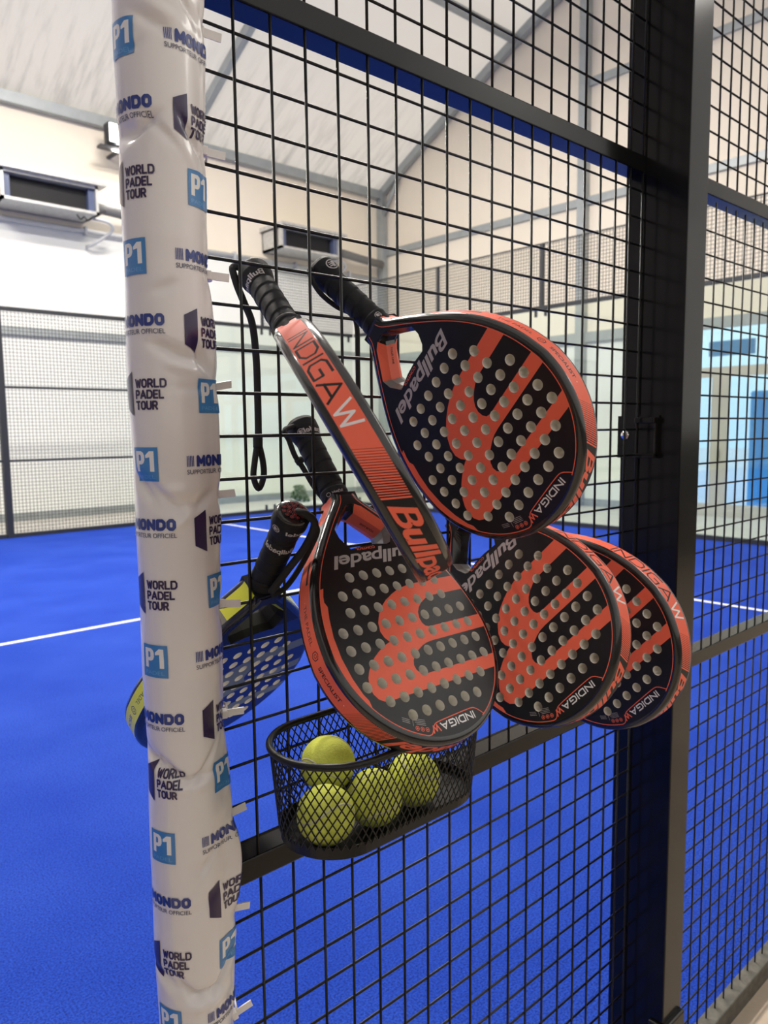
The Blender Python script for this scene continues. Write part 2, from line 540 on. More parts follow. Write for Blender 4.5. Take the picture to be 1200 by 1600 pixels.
# court slab with the carpet and its printed lines
tf = MB()
tf.box((XB+.3, 0.012, -0.05), (9.35, 10.85, 0.0))
def line(x0, x1, y0, y1):
    tf.box((x0, y0, 0.0), (x1, y1, 0.0012), 1)
line(XB+.3, 5.86, 4.965, 5.015)
line(5.83, 5.88, 0.05, 10.8)
struct(tf.build('floor_turf', ['turf', 'linewhite']))
kb = MB()
kb.bbox((0.99, -0.026, -0.06), (9.4, 0.012, 0.003), 0.003)
struct(kb.build('trim_1', 'kerb'))
o1 = MB(); o1.box((9.36, YN+.1, -0.05), (XE-.02, YF-.02, 0.0)); o1.box((XB+.3, 10.86, -0.05), (9.36, YF-.02, 0.0))
struct(o1.build('floor_surround', mat('pale_concrete_path', (0.60, 0.58, 0.53), 0.7, noise=(3, (0.54, 0.52, 0.48), .4, .7))))

# walls
ww = MB()
ww.box((XB, YF, -.25), (XE, YF+.1, 5.0), 1); ww.box((XB, YF, 5.0), (XE, YF+.1, 7.0), 0)
struct(ww.build('wall_back', ['wall_up', 'wall_low']))
w2 = MB(); w2.box((XB, YN-.1, 1.4), (XE, YN, 7.0), 0); w2.box((XB, YN-.1, -.25), (XE, YN, 1.4), 1)
struct(w2.build('wall_front', ['wall_low', mat('dark_reflected_band', (0.10, 0.095, 0.09), 0.6)]))  # unseen wall, lower band darkened to shape the reflection in the wide post
# end walls: gable polygons with the glazed opening left out
DY0, DY1, DZ1 = 1.2, 6.0, 3.16
def gable(x, name, opening):
    ys = np.linspace(YN, YF, 34)
    m = MB()
    top = [(y, roof_z(y)) for y in ys]
    for (ya, za), (yb, zb) in zip(top[:-1], top[1:]):
        m.add([(x, ya, 3.2), (x, yb, 3.2), (x, yb, zb), (x, ya, za)], [(0, 1, 2, 3)], 0)
    cols = [(YN, DY0, -.25, 3.2), (DY1, YF, -.25, 3.2), (DY0, DY1, DZ1, 3.2), (DY0, DY1, -.25, 0.1)] if opening else [(YN, YF, -.25, 3.2)]
    for ya, yb, za, zb in cols:
        m.add([(x, ya, za), (x, yb, za), (x, yb, zb), (x, ya, zb)], [(0, 1, 2, 3)], 1)
    return struct(m.build(name, ['wall_up', 'wall_low']))
gable(XE, 'wall_right', True)
wl = gable(XB, 'wall_left', False)
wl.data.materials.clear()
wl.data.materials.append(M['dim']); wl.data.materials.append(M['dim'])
# roof membrane
rm = MB()
ys = np.linspace(YN, YF, 50)
rv = [(x, y, roof_z(y)) for x in (XB, XE) for y in ys]
rm.add(rv, [(i, i+1, 50+i+1, 50+i) for i in range(49)], 0, True)
struct(rm.build('ceiling', 'roof'))

TN = [1]
def trim(build, m='grey_trim', label=None):
    TN[0] += 1
    b = MB(); build(b)
    o = struct(b.build('trim_%d' % TN[0], m))
    return o
# arches
def arch(x):
    def f(b):
        pts = [(y, roof_z(y)) for y in np.linspace(YN+.02, YF-.02, 40)]
        v, fc = [], []
        for y, z in pts:
            v += [(x-.06, y, z-.02), (x+.06, y, z-.02), (x+.06, y, z-.20), (x-.06, y, z-.20)]
        for i in range(len(pts)-1):
            for k in range(4):
                fc.append((i*4+k, i*4+(k+1) % 4, i*4+4+(k+1) % 4, i*4+4+k))
        b.add(v, fc)
        b.box((x-.07, YF-.2, -.05), (x+.07, YF-.01, 7.0))
    return f
for ax in (2.0, 7.0, 12.0):
    trim(arch(ax))
# purlins, eave beam, girts
for py_ in (9.0, 4.75, 0.5):
    trim(lambda b: b.box((XB, py_-.06, roof_z(py_)-.16), (XE, py_+.06, roof_z(py_)-.03)))
trim(lambda b: b.box((XB, YF-.16, 6.82), (XE, YF, 7.0)))
trim(lambda b: b.box((XB, YF-.06, 3.13), (XE, YF, 3.27)))
trim(lambda b: b.box((XB, YF-.02, -.05), (XE, YF, 0.14)))
for gz in (5.60, 7.65):
    trim(lambda b: b.box((XE-.06, YN if gz < 6 else -1.9, gz-.07), (XE, YF if gz < 6 else 7.45, gz+.07)))
trim(lambda b: b.box((XE-.08, YN, 3.06), (XE, YF, 3.24)))
for cy in (7.45, 2.0):
    trim(lambda b: b.box((XE-.14, cy-.09, -.05), (XE, cy+.09, roof_z(cy)-.05)))
trim(lambda b: b.tube([(12.0, 12.9, 6.35), (12.0, 12.35, 7.12)], .045, 6))
trim(lambda b: b.box((XE-.02, DY1, -.05), (XE, YF, 0.14)))

# glazed door front in the end wall
dr = MB()
def dbox(y0, y1, z0, z1, d=.07):
    dr.box((XE-.05, y0, z0), (XE-.05+d, y1, z1))
dbox(DY0, DY1, 2.28, 2.44); dbox(DY0, DY1, 0.0, 0.20); dbox(DY0, DY1, 3.10, 3.18)
for y in (DY0+.04, DY1-.04):
    dr.box((XE-.058, y-.05, 0), (XE+.01, y+.05, 3.19))
for ya, yb in ((4.68, 4.95), (2.6, 2.8)):
    dr.box((XE-.056, ya, .2), (XE+.01, yb, 2.28))
d1 = struct(dr.build('door_1', 'alu_frame'))
gp = MB()
gp.box((XE-.02, DY0, 2.40), (XE-.012, DY1, 3.14)); gp.box((XE-.02, DY0, 0.15), (XE-.012, DY1, 2.34))
gp.build('glass', 'doorglass', d1)
hb = MB(); hb.tube([(XE-.09, 4.80, .92), (XE-.09, 4.80, 1.12)], .012, 8); hb.box((XE-.09, 4.79, .98), (XE-.04, 4.81, 1.0))
hb.build('handle', 'dark', d1)
# outside the door: pale paving, a blue hoarding and a blue panel in the transom
og = MB(); og.box((XE+.1, -40, -.4), (60, 60, -.3))
struct(og.build('ground_outside', mat('pale_paving', (0.58, 0.72, 0.95), .8)))
hoard = MB(); hoard.bbox((16.0, 4.7, -.3), (16.3, 5.95, 2.2), .05)
for k in range(4):
    hoard.box((16.0-.02, 4.8+k*.3, -.3), (16.0, 4.83+k*.3, 2.1))
tag(hoard.build('hoarding', mat('sky_blue_board', (0.10, 0.40, 0.82), .5)), 'sky blue board standing outside beyond the glazed door', 'board')
bpan = MB(); bpan.bbox((XE+.0, 4.32, 2.62), (XE+.06, 5.05, 2.86), .01)
bpan.build('blue_panel', mat('blue_box', (0.16, 0.36, 0.62), .4), d1)

# ================================================================ COURT ENCLOSURE
def wire_grid(mb, xs, zs, y, x0, x1, z0, z1, r, n=6, zoff=True):
    """welded mesh in the plane y; vertical wires in front of horizontal ones"""
    for x in xs:
        mb.tube([(x, y-r*.45, z0), (x, y-r*.45, z1)], r, n)
    for z in zs:
        mb.tube([(x0, y+r*.45, z), (x1, y+r*.45, z)], r, n)
def grid_x(mb, ys, zs, x, y0, y1, z0, z1, r):
    for y in ys:
        mb.box((x-r, y-r, z0), (x+r, y+r, z1))
    for z in zs:
        mb.box((x-r, y0, z-r), (x+r, y1, z+r))
def grid_y(mb, xs, zs, y, x0, x1, z0, z1, r):
    for x in xs:
        mb.box((x-r, y-r, z0), (x+r, y+r, z1))
    for z in zs:
        mb.box((x0, y-r, z-r), (x1, y+r, z+r))

WR = 0.0021
# --- near fence, bay with the rackets
fence = tag(empty('court_fence', (0.4, 0.0, 0.0)), 'black steel mesh fence bay that carries the rackets and the ball basket', 'fence', 'black court fences')
def fpart(mb, name, mats):
    o = mb.build(name, mats)
    o.parent = fence
    o.matrix_parent_inverse = Matrix.Translation(fence.location).inverted()
    return o
X0, XP = -0.07, 0.90
zr1, zr2 = 0.94, 1.977      # undersides of the two rails
b = MB(); wire_grid(b, [.05*s for s in range(-1, 18)]+[.8945], [1.7933-.05*k for k in range(-3, 17) if 1.7933-.05*k > .975], 0.0, X0, XP, zr1+.02, zr2+.01, WR)
fpart(b, 'mesh_panel', 'wire')
b = MB(); wire_grid(b, [.05*s+.0027 for s in range(-1, 18)]+[.8945], [.8927-.05*k for k in range(0, 18)], 0.0, X0, XP, 0.001, zr1+.01, WR)
fpart(b, 'mesh_panel', 'wire')
b = MB(); wire_grid(b, [.05*s for s in range(-1, 18)]+[.8945], [2.0485+.05*k for k in range(0, 20)], 0.0, X0, XP, zr2+.02, 3.0, WR)
fpart(b, 'mesh_panel', 'wire')
b = MB(); b.bbox((X0, -.004, zr1), (XP, .036, zr1+.031), .002); fpart(b, 'rail', 'steel')
b = MB(); b.bbox((X0, -.004, zr2), (XP, .036, zr2+.031), .002); fpart(b, 'rail', 'steel')
b = MB(); b.bbox((X0, -.004, 2.97), (XP, .036, 3.0), .002); fpart(b, 'rail', 'steel')
b = MB(); b.bbox((-.115, -.02, -.05), (-.075, .02, 3.0), .003); fpart(b, 'post', 'steel')
b = MB(); b.bbox((XP, -.09, -.05), (.977, .037, 3.05), .002); post_r = fpart(b, 'post', 'steel')
b = MB(); b.bbox((.892, -.10, -.05), (.9765, -.06, .272), .004); fpart(b, 'foot_cover', 'wire')
b = MB()
b.box((XP-.004, -.047, 1.437), (XP, .041, 1.52)); b.bbox((XP-.02, -.045, 1.505), (XP-.003, -.004, 1.516), .001)
b.bbox((XP-.012, -.045, 1.44), (XP-.003, -.041, 1.508), .001); b.bbox((XP-.02, -.045, 1.438), (XP-.003, -.004, 1.446), .001)
lt = fpart(b, 'lock_plate', 'steel')
b = MB(); b.tube([(XP-.001, .024, 1.482), (XP-.006, .024, 1.482), (XP-.0085, .024, 1.482), (XP-.0095, .024, 1.482)], [.0095, .0095, .007, .002], 20)
lk = b.build('lock_button', 'chrome', lt); lk.matrix_parent_inverse = Matrix.Identity(4)

# --- near fence, next bay to the right
fence2 = tag(empty('court_fence', (2.0, 0.0, 0.0)), 'black steel mesh fence bay to the right of the wide post', 'fence', 'black court fences')
def f2(mb, name, mats):
    o = mb.build(name, mats); o.parent = fence2
    o.matrix_parent_inverse = Matrix.Translation(fence2.location).inverted()
XA, XZ = .977, 3.0
xs2 = [1.0072+.05*k for k in range(0, 40)]
b = MB(); wire_grid(b, xs2, [1.9166-.0502*k for k in range(0, 18)], 0, XA, XZ, .96, 1.98, WR); f2(b, 'mesh_panel', 'wire')
b = MB(); wire_grid(b, xs2, [.9011-.0499*k for k in range(0, 18)], 0, XA, XZ, .001, .96, WR); f2(b, 'mesh_panel', 'wire')
b = MB(); wire_grid(b, xs2, [2.0678+.0516*k for k in range(0, 19)], 0, XA, XZ, 2.0, 3.0, WR); f2(b, 'mesh_panel', 'wire')
for z in (.953, 1.989, 2.97):
    b = MB(); b.bbox((XA, -.004, z), (XZ, .036, z+.033), .002); f2(b, 'rail', 'steel')
b = MB(); b.bbox((XZ, -.05, -.05), (XZ+.08, .04, 3.05), .002); f2(b, 'post', 'steel')

# --- far side fence
ff = tag(empty('court_fence', (3.0, 10.85, 0.0)), 'tall far black mesh fence behind the court, left of the padded post', 'fence', 'black court fences')
def fp(mb, name, mats):
    o = mb.build(name, mats); o.parent = ff
    o.matrix_parent_inverse = Matrix.Translation(ff.location).inverted()
YS = 10.85
FX0, FX1 = 0.85, 5.28
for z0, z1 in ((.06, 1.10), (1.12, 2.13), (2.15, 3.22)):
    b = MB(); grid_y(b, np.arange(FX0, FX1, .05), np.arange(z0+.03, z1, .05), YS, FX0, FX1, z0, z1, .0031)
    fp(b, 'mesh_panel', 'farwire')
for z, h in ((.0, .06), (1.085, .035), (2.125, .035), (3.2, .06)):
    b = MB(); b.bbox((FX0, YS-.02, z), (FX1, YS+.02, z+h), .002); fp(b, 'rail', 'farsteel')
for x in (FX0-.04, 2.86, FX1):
    b = MB(); b.bbox((x-.045, YS-.04, 0), (x+.045, YS+.04, 3.26), .004); fp(b, 'post', 'farsteel')

# --- glass walls: clamped panes, frame and the mesh above them
def wall_thing(label, loc):
    w = tag(empty('glass_wall', loc), label, 'glass wall', 'glass court walls')
    def part(mb, name, mats, parent=None):
        o = mb.build(name, mats); o.parent = parent or w
        if not parent:
            o.matrix_parent_inverse = Matrix.Translation(w.location).inverted()
        return o
    return part
def pane(part, axis, a0, a1):
    b = MB()
    if axis == 'y':
        b.box((9.35, a0+.004, .06), (9.362, a1-.004, 3.28))
    else:
        b.box((a0+.004, YS, .06), (a1-.004, YS+.012, 3.28))
    o = part(b, 'glass_panel', 'glass')
    for a in (a0+.09, a1-.09):
        for z in (0.0, 3.18):
            c = MB()
            if axis == 'y':
                c.bbox((9.345, a-.018, z), (9.385, a+.018, z+.15), .004)
            else:
                c.bbox((a-.018, YS-.006, z), (a+.018, YS+.03, z+.15), .004)
            part(c, 'clamp', 'farsteel', o)
ew = wall_thing('clear glass wall with mesh above at the far end of the court', (9.35, 5.4, 0))
ends = [10.84, 8.6, 6.42, 4.24, 2.06, 0.02]
for i in range(5):
    pane(ew, 'y', ends[i+1], ends[i])
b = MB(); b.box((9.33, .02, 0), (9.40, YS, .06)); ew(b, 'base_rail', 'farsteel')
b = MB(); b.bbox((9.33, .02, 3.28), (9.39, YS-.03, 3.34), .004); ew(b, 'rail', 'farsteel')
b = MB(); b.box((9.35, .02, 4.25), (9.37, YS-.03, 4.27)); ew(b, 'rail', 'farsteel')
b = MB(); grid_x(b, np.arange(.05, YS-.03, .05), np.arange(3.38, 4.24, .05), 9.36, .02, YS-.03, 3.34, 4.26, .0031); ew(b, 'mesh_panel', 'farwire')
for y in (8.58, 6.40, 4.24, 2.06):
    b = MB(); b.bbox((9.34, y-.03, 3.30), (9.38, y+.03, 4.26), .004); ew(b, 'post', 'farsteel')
sw = wall_thing('clear glass side wall with a mesh step, seen behind the racket grips', (7.3, YS, 0))
pane(sw, 'x', 7.32, 9.32); pane(sw, 'x', 5.36, 7.32)
b = MB(); b.box((5.36, YS-.02, 0), (9.32, YS+.05, .06)); sw(b, 'base_rail', 'farsteel')
b = MB(); b.bbox((5.36, YS-.02, 3.28), (9.32, YS+.04, 3.34), .004); sw(b, 'rail', 'farsteel')
b = MB(); b.box((7.24, YS, 4.31), (9.32, YS+.02, 4.33)); sw(b, 'rail', 'farsteel')
b = MB(); grid_y(b, np.arange(7.27, 9.32, .05), np.arange(3.38, 4.30, .05), YS+.01, 7.24, 9.32, 3.34, 4.32, .0031); sw(b, 'mesh_panel', 'farwire')
b = MB(); b.bbox((7.22, YS-.015, 3.30), (7.27, YS+.025, 4.33), .004); sw(b, 'post', 'farsteel')

# ================================================================ HALL FITTINGS
def hall_fill_body(x, y):
    b = MB(); b.bbox((x-1.25, y-.3, FILL_Z-.05), (x+1.25, y+.3, FILL_Z+.1), .01)
    for dx in (-.9, .9):
        b.tube([(x+dx, y, FILL_Z+.1), (x+dx, y, roof_z(y)-.05)], .008, 6)
    return b
for i, (lx, ly) in enumerate(FILL_LAMPS):
    tag(hall_fill_body(lx, ly).build('fill_lamp_body', 'white_metal'), 'added long white fill lamp under the hall roof, out of view', 'lamp', 'added hall fill lamps')

for cx_, cy_, cz_ in CORRIDOR_FILL:
    b = MB(); b.bbox((cx_-1.55, cy_-.64, cz_-.03), (cx_+1.55, cy_+.64, cz_+.06), .01)
    for dx in (-.5, .5):
        b.tube([(cx_+dx, cy_, cz_+.06), (cx_+dx, cy_, roof_z(cy_)-.03)], .006, 6)
    tag(b.build('fill_lamp_body', 'white_metal'), 'added wide white fill lamp over the path outside the fence, out of view', 'lamp')

def ac_unit(x0, x1, y0, z0, z1, label, full=True):
    r = tag(empty('air_conditioner', ((x0+x1)/2, 12.9, z0)), label, 'air conditioner', 'ducted fan units on the back wall')
    y1 = 12.995
    def part(mb, name, mats):
        o = mb.build(name, mats); o.parent = r
        o.matrix_parent_inverse = Matrix.Translation(r.location).inverted()
        return o
    b = MB()
    t = .045
    b.box((x0, y0, z0), (x1, y1, z0+t)); b.box((x0, y0, z1-t), (x1, y1, z1))
    b.box((x0, y0, z0), (x0+t, y1, z1)); b.box((x1-t, y0, z0), (x1, y1, z1)); b.box((x0, y1-.03, z0), (x1, y1, z1))
    part(b, 'body', 'white_metal')
    b = MB(); b.box((x0-.06, y0-.09, z1), (x1+.12, y1, z1+.05)); b.box((x0-.06, y0-.09, z1-.03), (x0-.03, y1, z1)); part(b, 'lid', 'white_metal')
    b = MB()
    n = 26
    for k in range(n):
        z = z0+.06+(z1-z0-.12)*k/(n-1)
        b.box((x0+.16, y0+.16, z-.003), (x1-.16, y0+.18, z+.003))
    b.box((x0+.05, y0+.2, z0+.05), (x1-.05, y0+.22, z1-.05))
    part(b, 'grille', 'dark')
    b = MB(); b.box((x0+.05, y0+.06, z0+.05), (x0+.15, y0+.19, z1-.05)); part(b, 'side_louvre', 'sheen_blue')
    b = MB(); b.box((x1-.15, y0+.06, z0+.05), (x1-.05, y0+.19, z1-.05)); part(b, 'side_louvre', 'sheen_blue')
    b = MB(); b.box((x0-.012, y0+.12, z0+.06), (x0, y0+.26, z1-.05)); part(b, 'side_panel', 'brown')
    b = MB(); b.tube([(x1-.02, y0+.3, z0+.2), (x1+.35, y0+.3, z0+.18), (x1+1.0, y0+.4, z0+.16), (x1+1.6, y0+.45, z0+.14)], .09, 10); part(b, 'duct', 'duct')
    b = MB(); b.tube(smooth_curve([(x1-.05, y0+.2, z0-.02), (x1+.25, y0+.2, z0-.05), (x1+.33, y0+.3, z0-.16), (x1+.1, y0+.5, z0-.36), (x1+.02, y1-.05, z0-.4)], 5), .028, 8); part(b, 'drain_pipe', 'pipe')
    b = MB(); b.tube(smooth_curve([(x1-.3, y0+.2, z0), (x1-.24, y0+.2, z0-.07), (x1-.18, y0+.2, z0-.02), (x1-.12, y0+.2, z0-.07), (x1-.05, y0+.2, z0-.02), (x1+.12, y0+.2, z0+.08), (x1+.2, y0+.2, z0+.16)], 4), .012, 6); part(b, 'cable', 'dark')
ac_unit(3.46, 5.0, 12.3, 5.14, 5.60, 'grey ducted fan unit high on the wall at the left edge')
ac_unit(8.72, 10.25, 12.3, 5.16, 5.60, 'grey ducted fan unit seen through the mesh near the hall corner')
b = MB(); b.tube([(XB+.2, 12.94, 5.0), (XE-.2, 12.94, 5.0)], .045, 8)
for x in np.arange(-7, 12, 1.5):
    b.box((x-.02, 12.88, 4.93), (x+.02, 13.0, 5.07))
tag(b.build('wall_pipe', 'pipe'), 'long grey pipe running along the back wall under the fan units', 'pipe')
fl_ = tag(empty('floodlight', (5.6, 12.8, 6.3)), 'lit floodlight under the eave, just left of the padded post', 'floodlight')
b = MB(); b.bbox((5.28, 12.42, 6.42), (5.72, 12.62, 6.76), .01); o = b.build('housing', 'dark', fl_); o.matrix_parent_inverse = Matrix.Translation(fl_.location).inverted()
b = MB(); b.box((5.30, 12.413, 6.44), (5.70, 12.42, 6.74)); o = b.build('lens', 'led', fl_); o.matrix_parent_inverse = Matrix.Translation(fl_.location).inverted()
b = MB(); b.box((5.14, 12.44, 6.33), (5.86, 12.60, 6.37)); b.box((5.26, 12.5, 6.36), (5.28, 12.56, 6.6)); b.box((5.72, 12.5, 6.36), (5.74, 12.56, 6.6)); b.box((5.47, 12.58, 6.33), (5.53, 12.99, 6.37)); o = b.build('bracket', 'dark', fl_); o.matrix_parent_inverse = Matrix.Translation(fl_.location).inverted()

# bush with white stones beyond the glass
bush = tag(empty('bush', (8.62, 11.75, 0.0)), 'small dark green bush on white stones beyond the glass', 'bush')
b = MB()
for k in range(420):
    a, c = random.uniform(0, 6.283), random.random()
    rr = .20*math.sqrt(random.random())*(1-.55*c)
    p = Vector((8.62+rr*math.cos(a)*1.25, 11.75+rr*math.sin(a), .05+.33*c))
    d = Vector((random.uniform(-1, 1), random.uniform(-1, 1), random.uniform(-.2, 1))).normalized()*.035
    e = d.cross(Vector((random.uniform(-1, 1), random.uniform(-1, 1), random.uniform(-1, 1)))).normalized()*.014
    b.add([p-d, p+e, p+d, p-e], [(0, 1, 2, 3)])
o = b.build('foliage', 'leaf', bush); o.matrix_parent_inverse = Matrix.Translation(bush.location).inverted()
b = MB(); b.tube([(8.62, 11.75, 0), (8.62, 11.75, .2)], .015, 6)
o = b.build('stem', 'brown', bush); o.matrix_parent_inverse = Matrix.Translation(bush.location).inverted()
b = MB()
ico = bmesh.new(); bmesh.ops.create_icosphere(ico, subdivisions=1, radius=1)
iv = [v.co.copy() for v in ico.verts]; ifc = [[v.index for v in f.verts] for f in ico.faces]; ico.free()
for k in range(260):
    a, rr = random.uniform(0, 6.283), math.sqrt(random.random())
    c = Vector((8.62+.62*rr*math.cos(a), 11.75+.34*rr*math.sin(a), .012+.03*(1-rr)))
    s = random.uniform(.018, .032)
    b.add([c+Vector((v.x*s*random.uniform(.8, 1.2), v.y*s, v.z*s*.8)) for v in iv], ifc)
st = b.build('pebbles', 'stone'); st['kind'] = 'stuff'
tag(st, 'white decorative stones heaped around the small bush', 'stones')

# ================================================================ PADDED POST SLEEVE
PC = (-0.0922, 0.0)
TIES = [1.921, 1.799, 1.669, 1.548, 1.428, 1.302, 1.172, 1.048, .929, .792]
FOLDS = [  # (phi, z, dz/dphi per degree, sigma z, sigma phi, amplitude)
    (-125, 1.905, -.00035, .006, 26, -.0024), (-115, 1.917, -.0003, .007, 30, .0014), (-75, 1.930, -.0006, .006, 20, -.0022),
    (-150, 1.880, .0004, .005, 14, -.0012), (-140, 1.807, .0004, .006, 22, -.0034), (-112, 1.800, -.0006, .006, 28, -.0020),
    (-85, 1.785, -.0007, .007, 24, .0016), (-170, 1.803, 0, .010, 26, -.0032), (-70, 1.800, -.0008, .006, 20, -.0031),
    (-128, 1.588, -.0002, .006, 18, -.0031), (-100, 1.578, -.0002, .007, 24, -.0032), (-98, 1.566, -.0002, .006, 24, .0014),
    (-66, 1.575, -.0007, .009, 14, -.0040), (-120, 1.647, .0002, .006, 20, -.0012), (-90, 1.545, 0, .005, 20, -.0009),
    (-135, 1.432, -.0006, .007, 26, -.0034), (-165, 1.438, -.0006, .008, 24, -.0034), (-105, 1.424, .0001, .006, 24, -.0014),
    (-75, 1.423, .0004, .007, 22, -.0030), (-100, 1.409, .0006, .006, 26, .0015), (-125, 1.437, 0, .005, 26, .0010),
    (-140, 1.128, -.0006, .007, 26, -.0038), (-170, 1.135, -.0004, .007, 22, -.0040), (-100, 1.118, .0001, .005, 26, -.0031),
    (-85, 1.130, .0009, .006, 26, -.0024), (-70, 1.142, .0010, .005, 20, .0015), (-112, 1.106, 0, .006, 30, .0012),
    (-85, 1.020, .0009, .006, 22, -.0020), (-70, 1.032, .0009, .006, 20, .0014), (-105, 1.012, 0, .006, 20, -.0010),
    (-130, .868, -.0007, .007, 24, -.0034), (-100, .858, .0000, .006, 26, -.0036), (-70, .868, .0008, .006, 24, -.0034),
    (-100, .845, 0, .007, 34, .0018), (-160, .875, -.0004, .007, 24, -.0030), (-120, 1.255, .0002, .010, 30, -.0006),
    (-95, 1.23, -.0002, .008, 30, -.0006), (-110, 1.70, .0001, .012, 30, .0006), (-95, .97, .0006, .008, 30, -.0008)]
FA = np.array(FOLDS)
def pad_r(ph, z):
    ph = (np.asarray(ph, float)+220) % 360-220
    z = np.asarray(z, float)
    r = .0434 + .0006*np.sin(z*21)+.0005*np.sin(z*37+ph*.03)+.0006*np.cos(np.radians(ph*2+40))*np.sin(z*9)
    for p0, z0, k, sz, sp, am in FA:
        dz = z-(z0+k*(ph-p0))
        r = r+2.1*am*np.exp(-(dz/sz)**2-((ph-p0)/sp)**2)
    # the pinched seam on the fence side, drawn in at every tie
    seam = np.exp(-((ph+36)/13)**2)
    w = .0045+.0028*np.sin(z*13.0+1.1)+.009*np.exp(-((z-1.0)/.05)**2)
    for t in TIES:
        w = w-.0030*np.exp(-((z-t)/.016)**2)
    r = r+seam*w+.0012*np.exp(-((ph+44)/3.0)**2)*np.sin(z*70+np.sin(z*23)*2)
    return r
def pad_p(ph, z, off=0.0):
    r = pad_r(ph, z)+off
    a = np.radians(ph)
    return np.stack([PC[0]+r*np.cos(a), PC[1]+r*np.sin(a), z+0*r], -1)
def twist(z):
    return np.interp(z, [.75, .85, 1.05, 1.25, 1.4, 1.65, 1.9, 2.2], [8, 8, 9.5, 10.5, 10, 5, 0, -3])
pz = np.arange(.25, 2.36, .003)
pp = np.arange(-220, 140, 3.0)
b = MB()
G = np.concatenate([pad_p(pp, np.full(len(pp), z)) for z in pz])
nP, nZ = len(pp), len(pz)
b.add(G, [(i*nP+k, i*nP+(k+1) % nP, (i+1)*nP+(k+1) % nP, (i+1)*nP+k) for i in range(nZ-1) for k in range(nP)], 0, True)
# prints: coordinates in mm, x round the sleeve (0.7575 mm per degree), y up
def stamp(regions, phi0, z0, mats_off=.0008):
    A = np.concatenate([l for rg in regions for l in rg[0]])
    x0, x1, y0, y1 = A[:, 0].min()-1, A[:, 0].max()+1, A[:, 1].min()-1, A[:, 1].max()+1
    g = [((x, y0), (x, y1)) for x in np.arange(x0+.7, x1, 2.5)]+[((x0, y), (x1, y)) for y in np.arange(y0+.7, y1, 2.5)]
    vs, fs, mi = paint(None, [], regions, g)
    z = z0+vs[:, 1]*.001
    ph = phi0+twist(z0)+vs[:, 0]/.7575
    # crop where the sleeve overlaps itself at the seam
    P = pad_p(ph, z, mats_off)
    ok = [all(-236 < ph[i] < -26 for i in f) for f in fs]
    b.add(P, [f for f, k in zip(fs, ok) if k], [m for m, k in zip(mi, ok) if k], True)
GP = [np.array([(4, -25.5), (9, -25.5), (9, -18), (13, -18), (16, -16.5), (17.5, -13.6), (17.5, -8.6), (16, -5.6), (13, -4), (4, -4)], float),
      np.array([(9, -14.2), (11.4, -14.2), (12.4, -13), (12.4, -9), (11.4, -7.8), (9, -7.8)], float)]
G1 = [np.array([(19, -11.2), (19, -8.2), (24, -4), (29.5, -4), (29.5, -25.5), (24.3, -25.5), (24.3, -10.3)], float)]
P1 = [([rect(0, 34, -36, 0)], 1, 'eo'), (GP, 5, 'eo'), (G1, 5, 'eo'), (words('PADEL', 4, 30, -33, -29), 2, 'eo')]
mond = [(sum(stroke_word('MONDO', 11, 67, -12.2, 0.2, 3.6, .5), []), 3, 'any'), (words('SUPPORTEUR OFFICIEL', 0, 67.5, -20, -15.2, bold=.006), 6, 'eo')]
for k in range(5):
    mond.append(([np.array([(k*1.75, -11.6), (k*1.75+.9, -12), (k*1.75+.9, -.6), (k*1.75, 0)])], 3, 'eo'))
wpt = [([np.array([(0, -8), (15.5, 0), (15.5, -46), (0, -38)])], 4, 'eo')]
for k, t in enumerate(('WORLD', 'PADEL', 'TOUR')):
    wpt.append((sum(stroke_word(t, 20.5, (56, 53, 46.5)[k], -17.4-11.4*k, -7.8-11.4*k, 2.0, .38), []), 4, 'any'))
for i in range(-2, 8):
    zb = 1.9004-.2132*i
    if not .3 < zb < 2.25:
        continue
    # two columns, one row out of step
    stamp(mond, -108, zb); stamp(wpt, -101, zb-.0592); stamp(P1, -84, zb-.132)
    zl = zb+.0092
    stamp(P1, -192, zl); stamp(mond, -216, zl-.076); stamp(wpt, -203, zl-.134)

sleeve = b.build('post_padding', ['vinyl', 'p_blue', 'p_blue2', 'p_navy', 'p_purple', 'p_white', 'p_grey'])
tag(sleeve, 'white glossy printed padding sleeve wrapped round the fence end post', 'padding')

# cable ties
tie_places = ['highest, level with the top row of prints', 'second from the top, under the hall eave line', 'beside the two racket grips hung highest',
              'left of the hanging black wrist cord', 'left of the court line behind the mesh', 'beside the yellow racket throat',
              'in front of the blue racket face', 'above the lower fence rail', 'just under the lower fence rail', 'lowest, at the bottom of the picture']
def tie_mesh():
    h = MB()
    h.bbox((-.004, -.0035, -.0035), (.003, .0035, .0035), .0008)
    return h.mesh('head'), None
hm, _ = tie_mesh()
hm.materials.append(M['tie'])
t_ = MB()
for i in range(8):
    x = .002+i*.0026
    t_.box((x, -.0006, -.0031), (x+.0026, .0006, .0031))
tm = t_.mesh('tail'); tm.materials.append(M['tie'])
l_ = MB(); l_.tube([(-.003, 0, 0), (-.012, .003, .0005), (-.016, .012, .001), (-.010, .022, .0005), (.0, .023, 0), (.006, .016, 0), (.004, .005, 0), (0, 0, 0)], .0016, 6)
lm = l_.mesh('loop'); lm.materials.append(M['tie'])
for z, pl in zip(TIES, tie_places):
    e = tag(empty('cable_tie', (-.0505+random.uniform(-.002, .002), -.018, z)), 'white cable tie at the padding edge, '+pl, 'cable tie', 'ties closing the padding')
    e.scale = (1.0, 1.4, 1.4)
    e.rotation_euler = (random.uniform(-.4, .4), random.uniform(-.35, .3), rad(-14+random.uniform(-10, 10)))
    for nm, me in (('head', hm), ('tail', tm), ('loop', lm)):
        o = bpy.data.objects.new(nm, me); COL.objects.link(o); o.parent = e

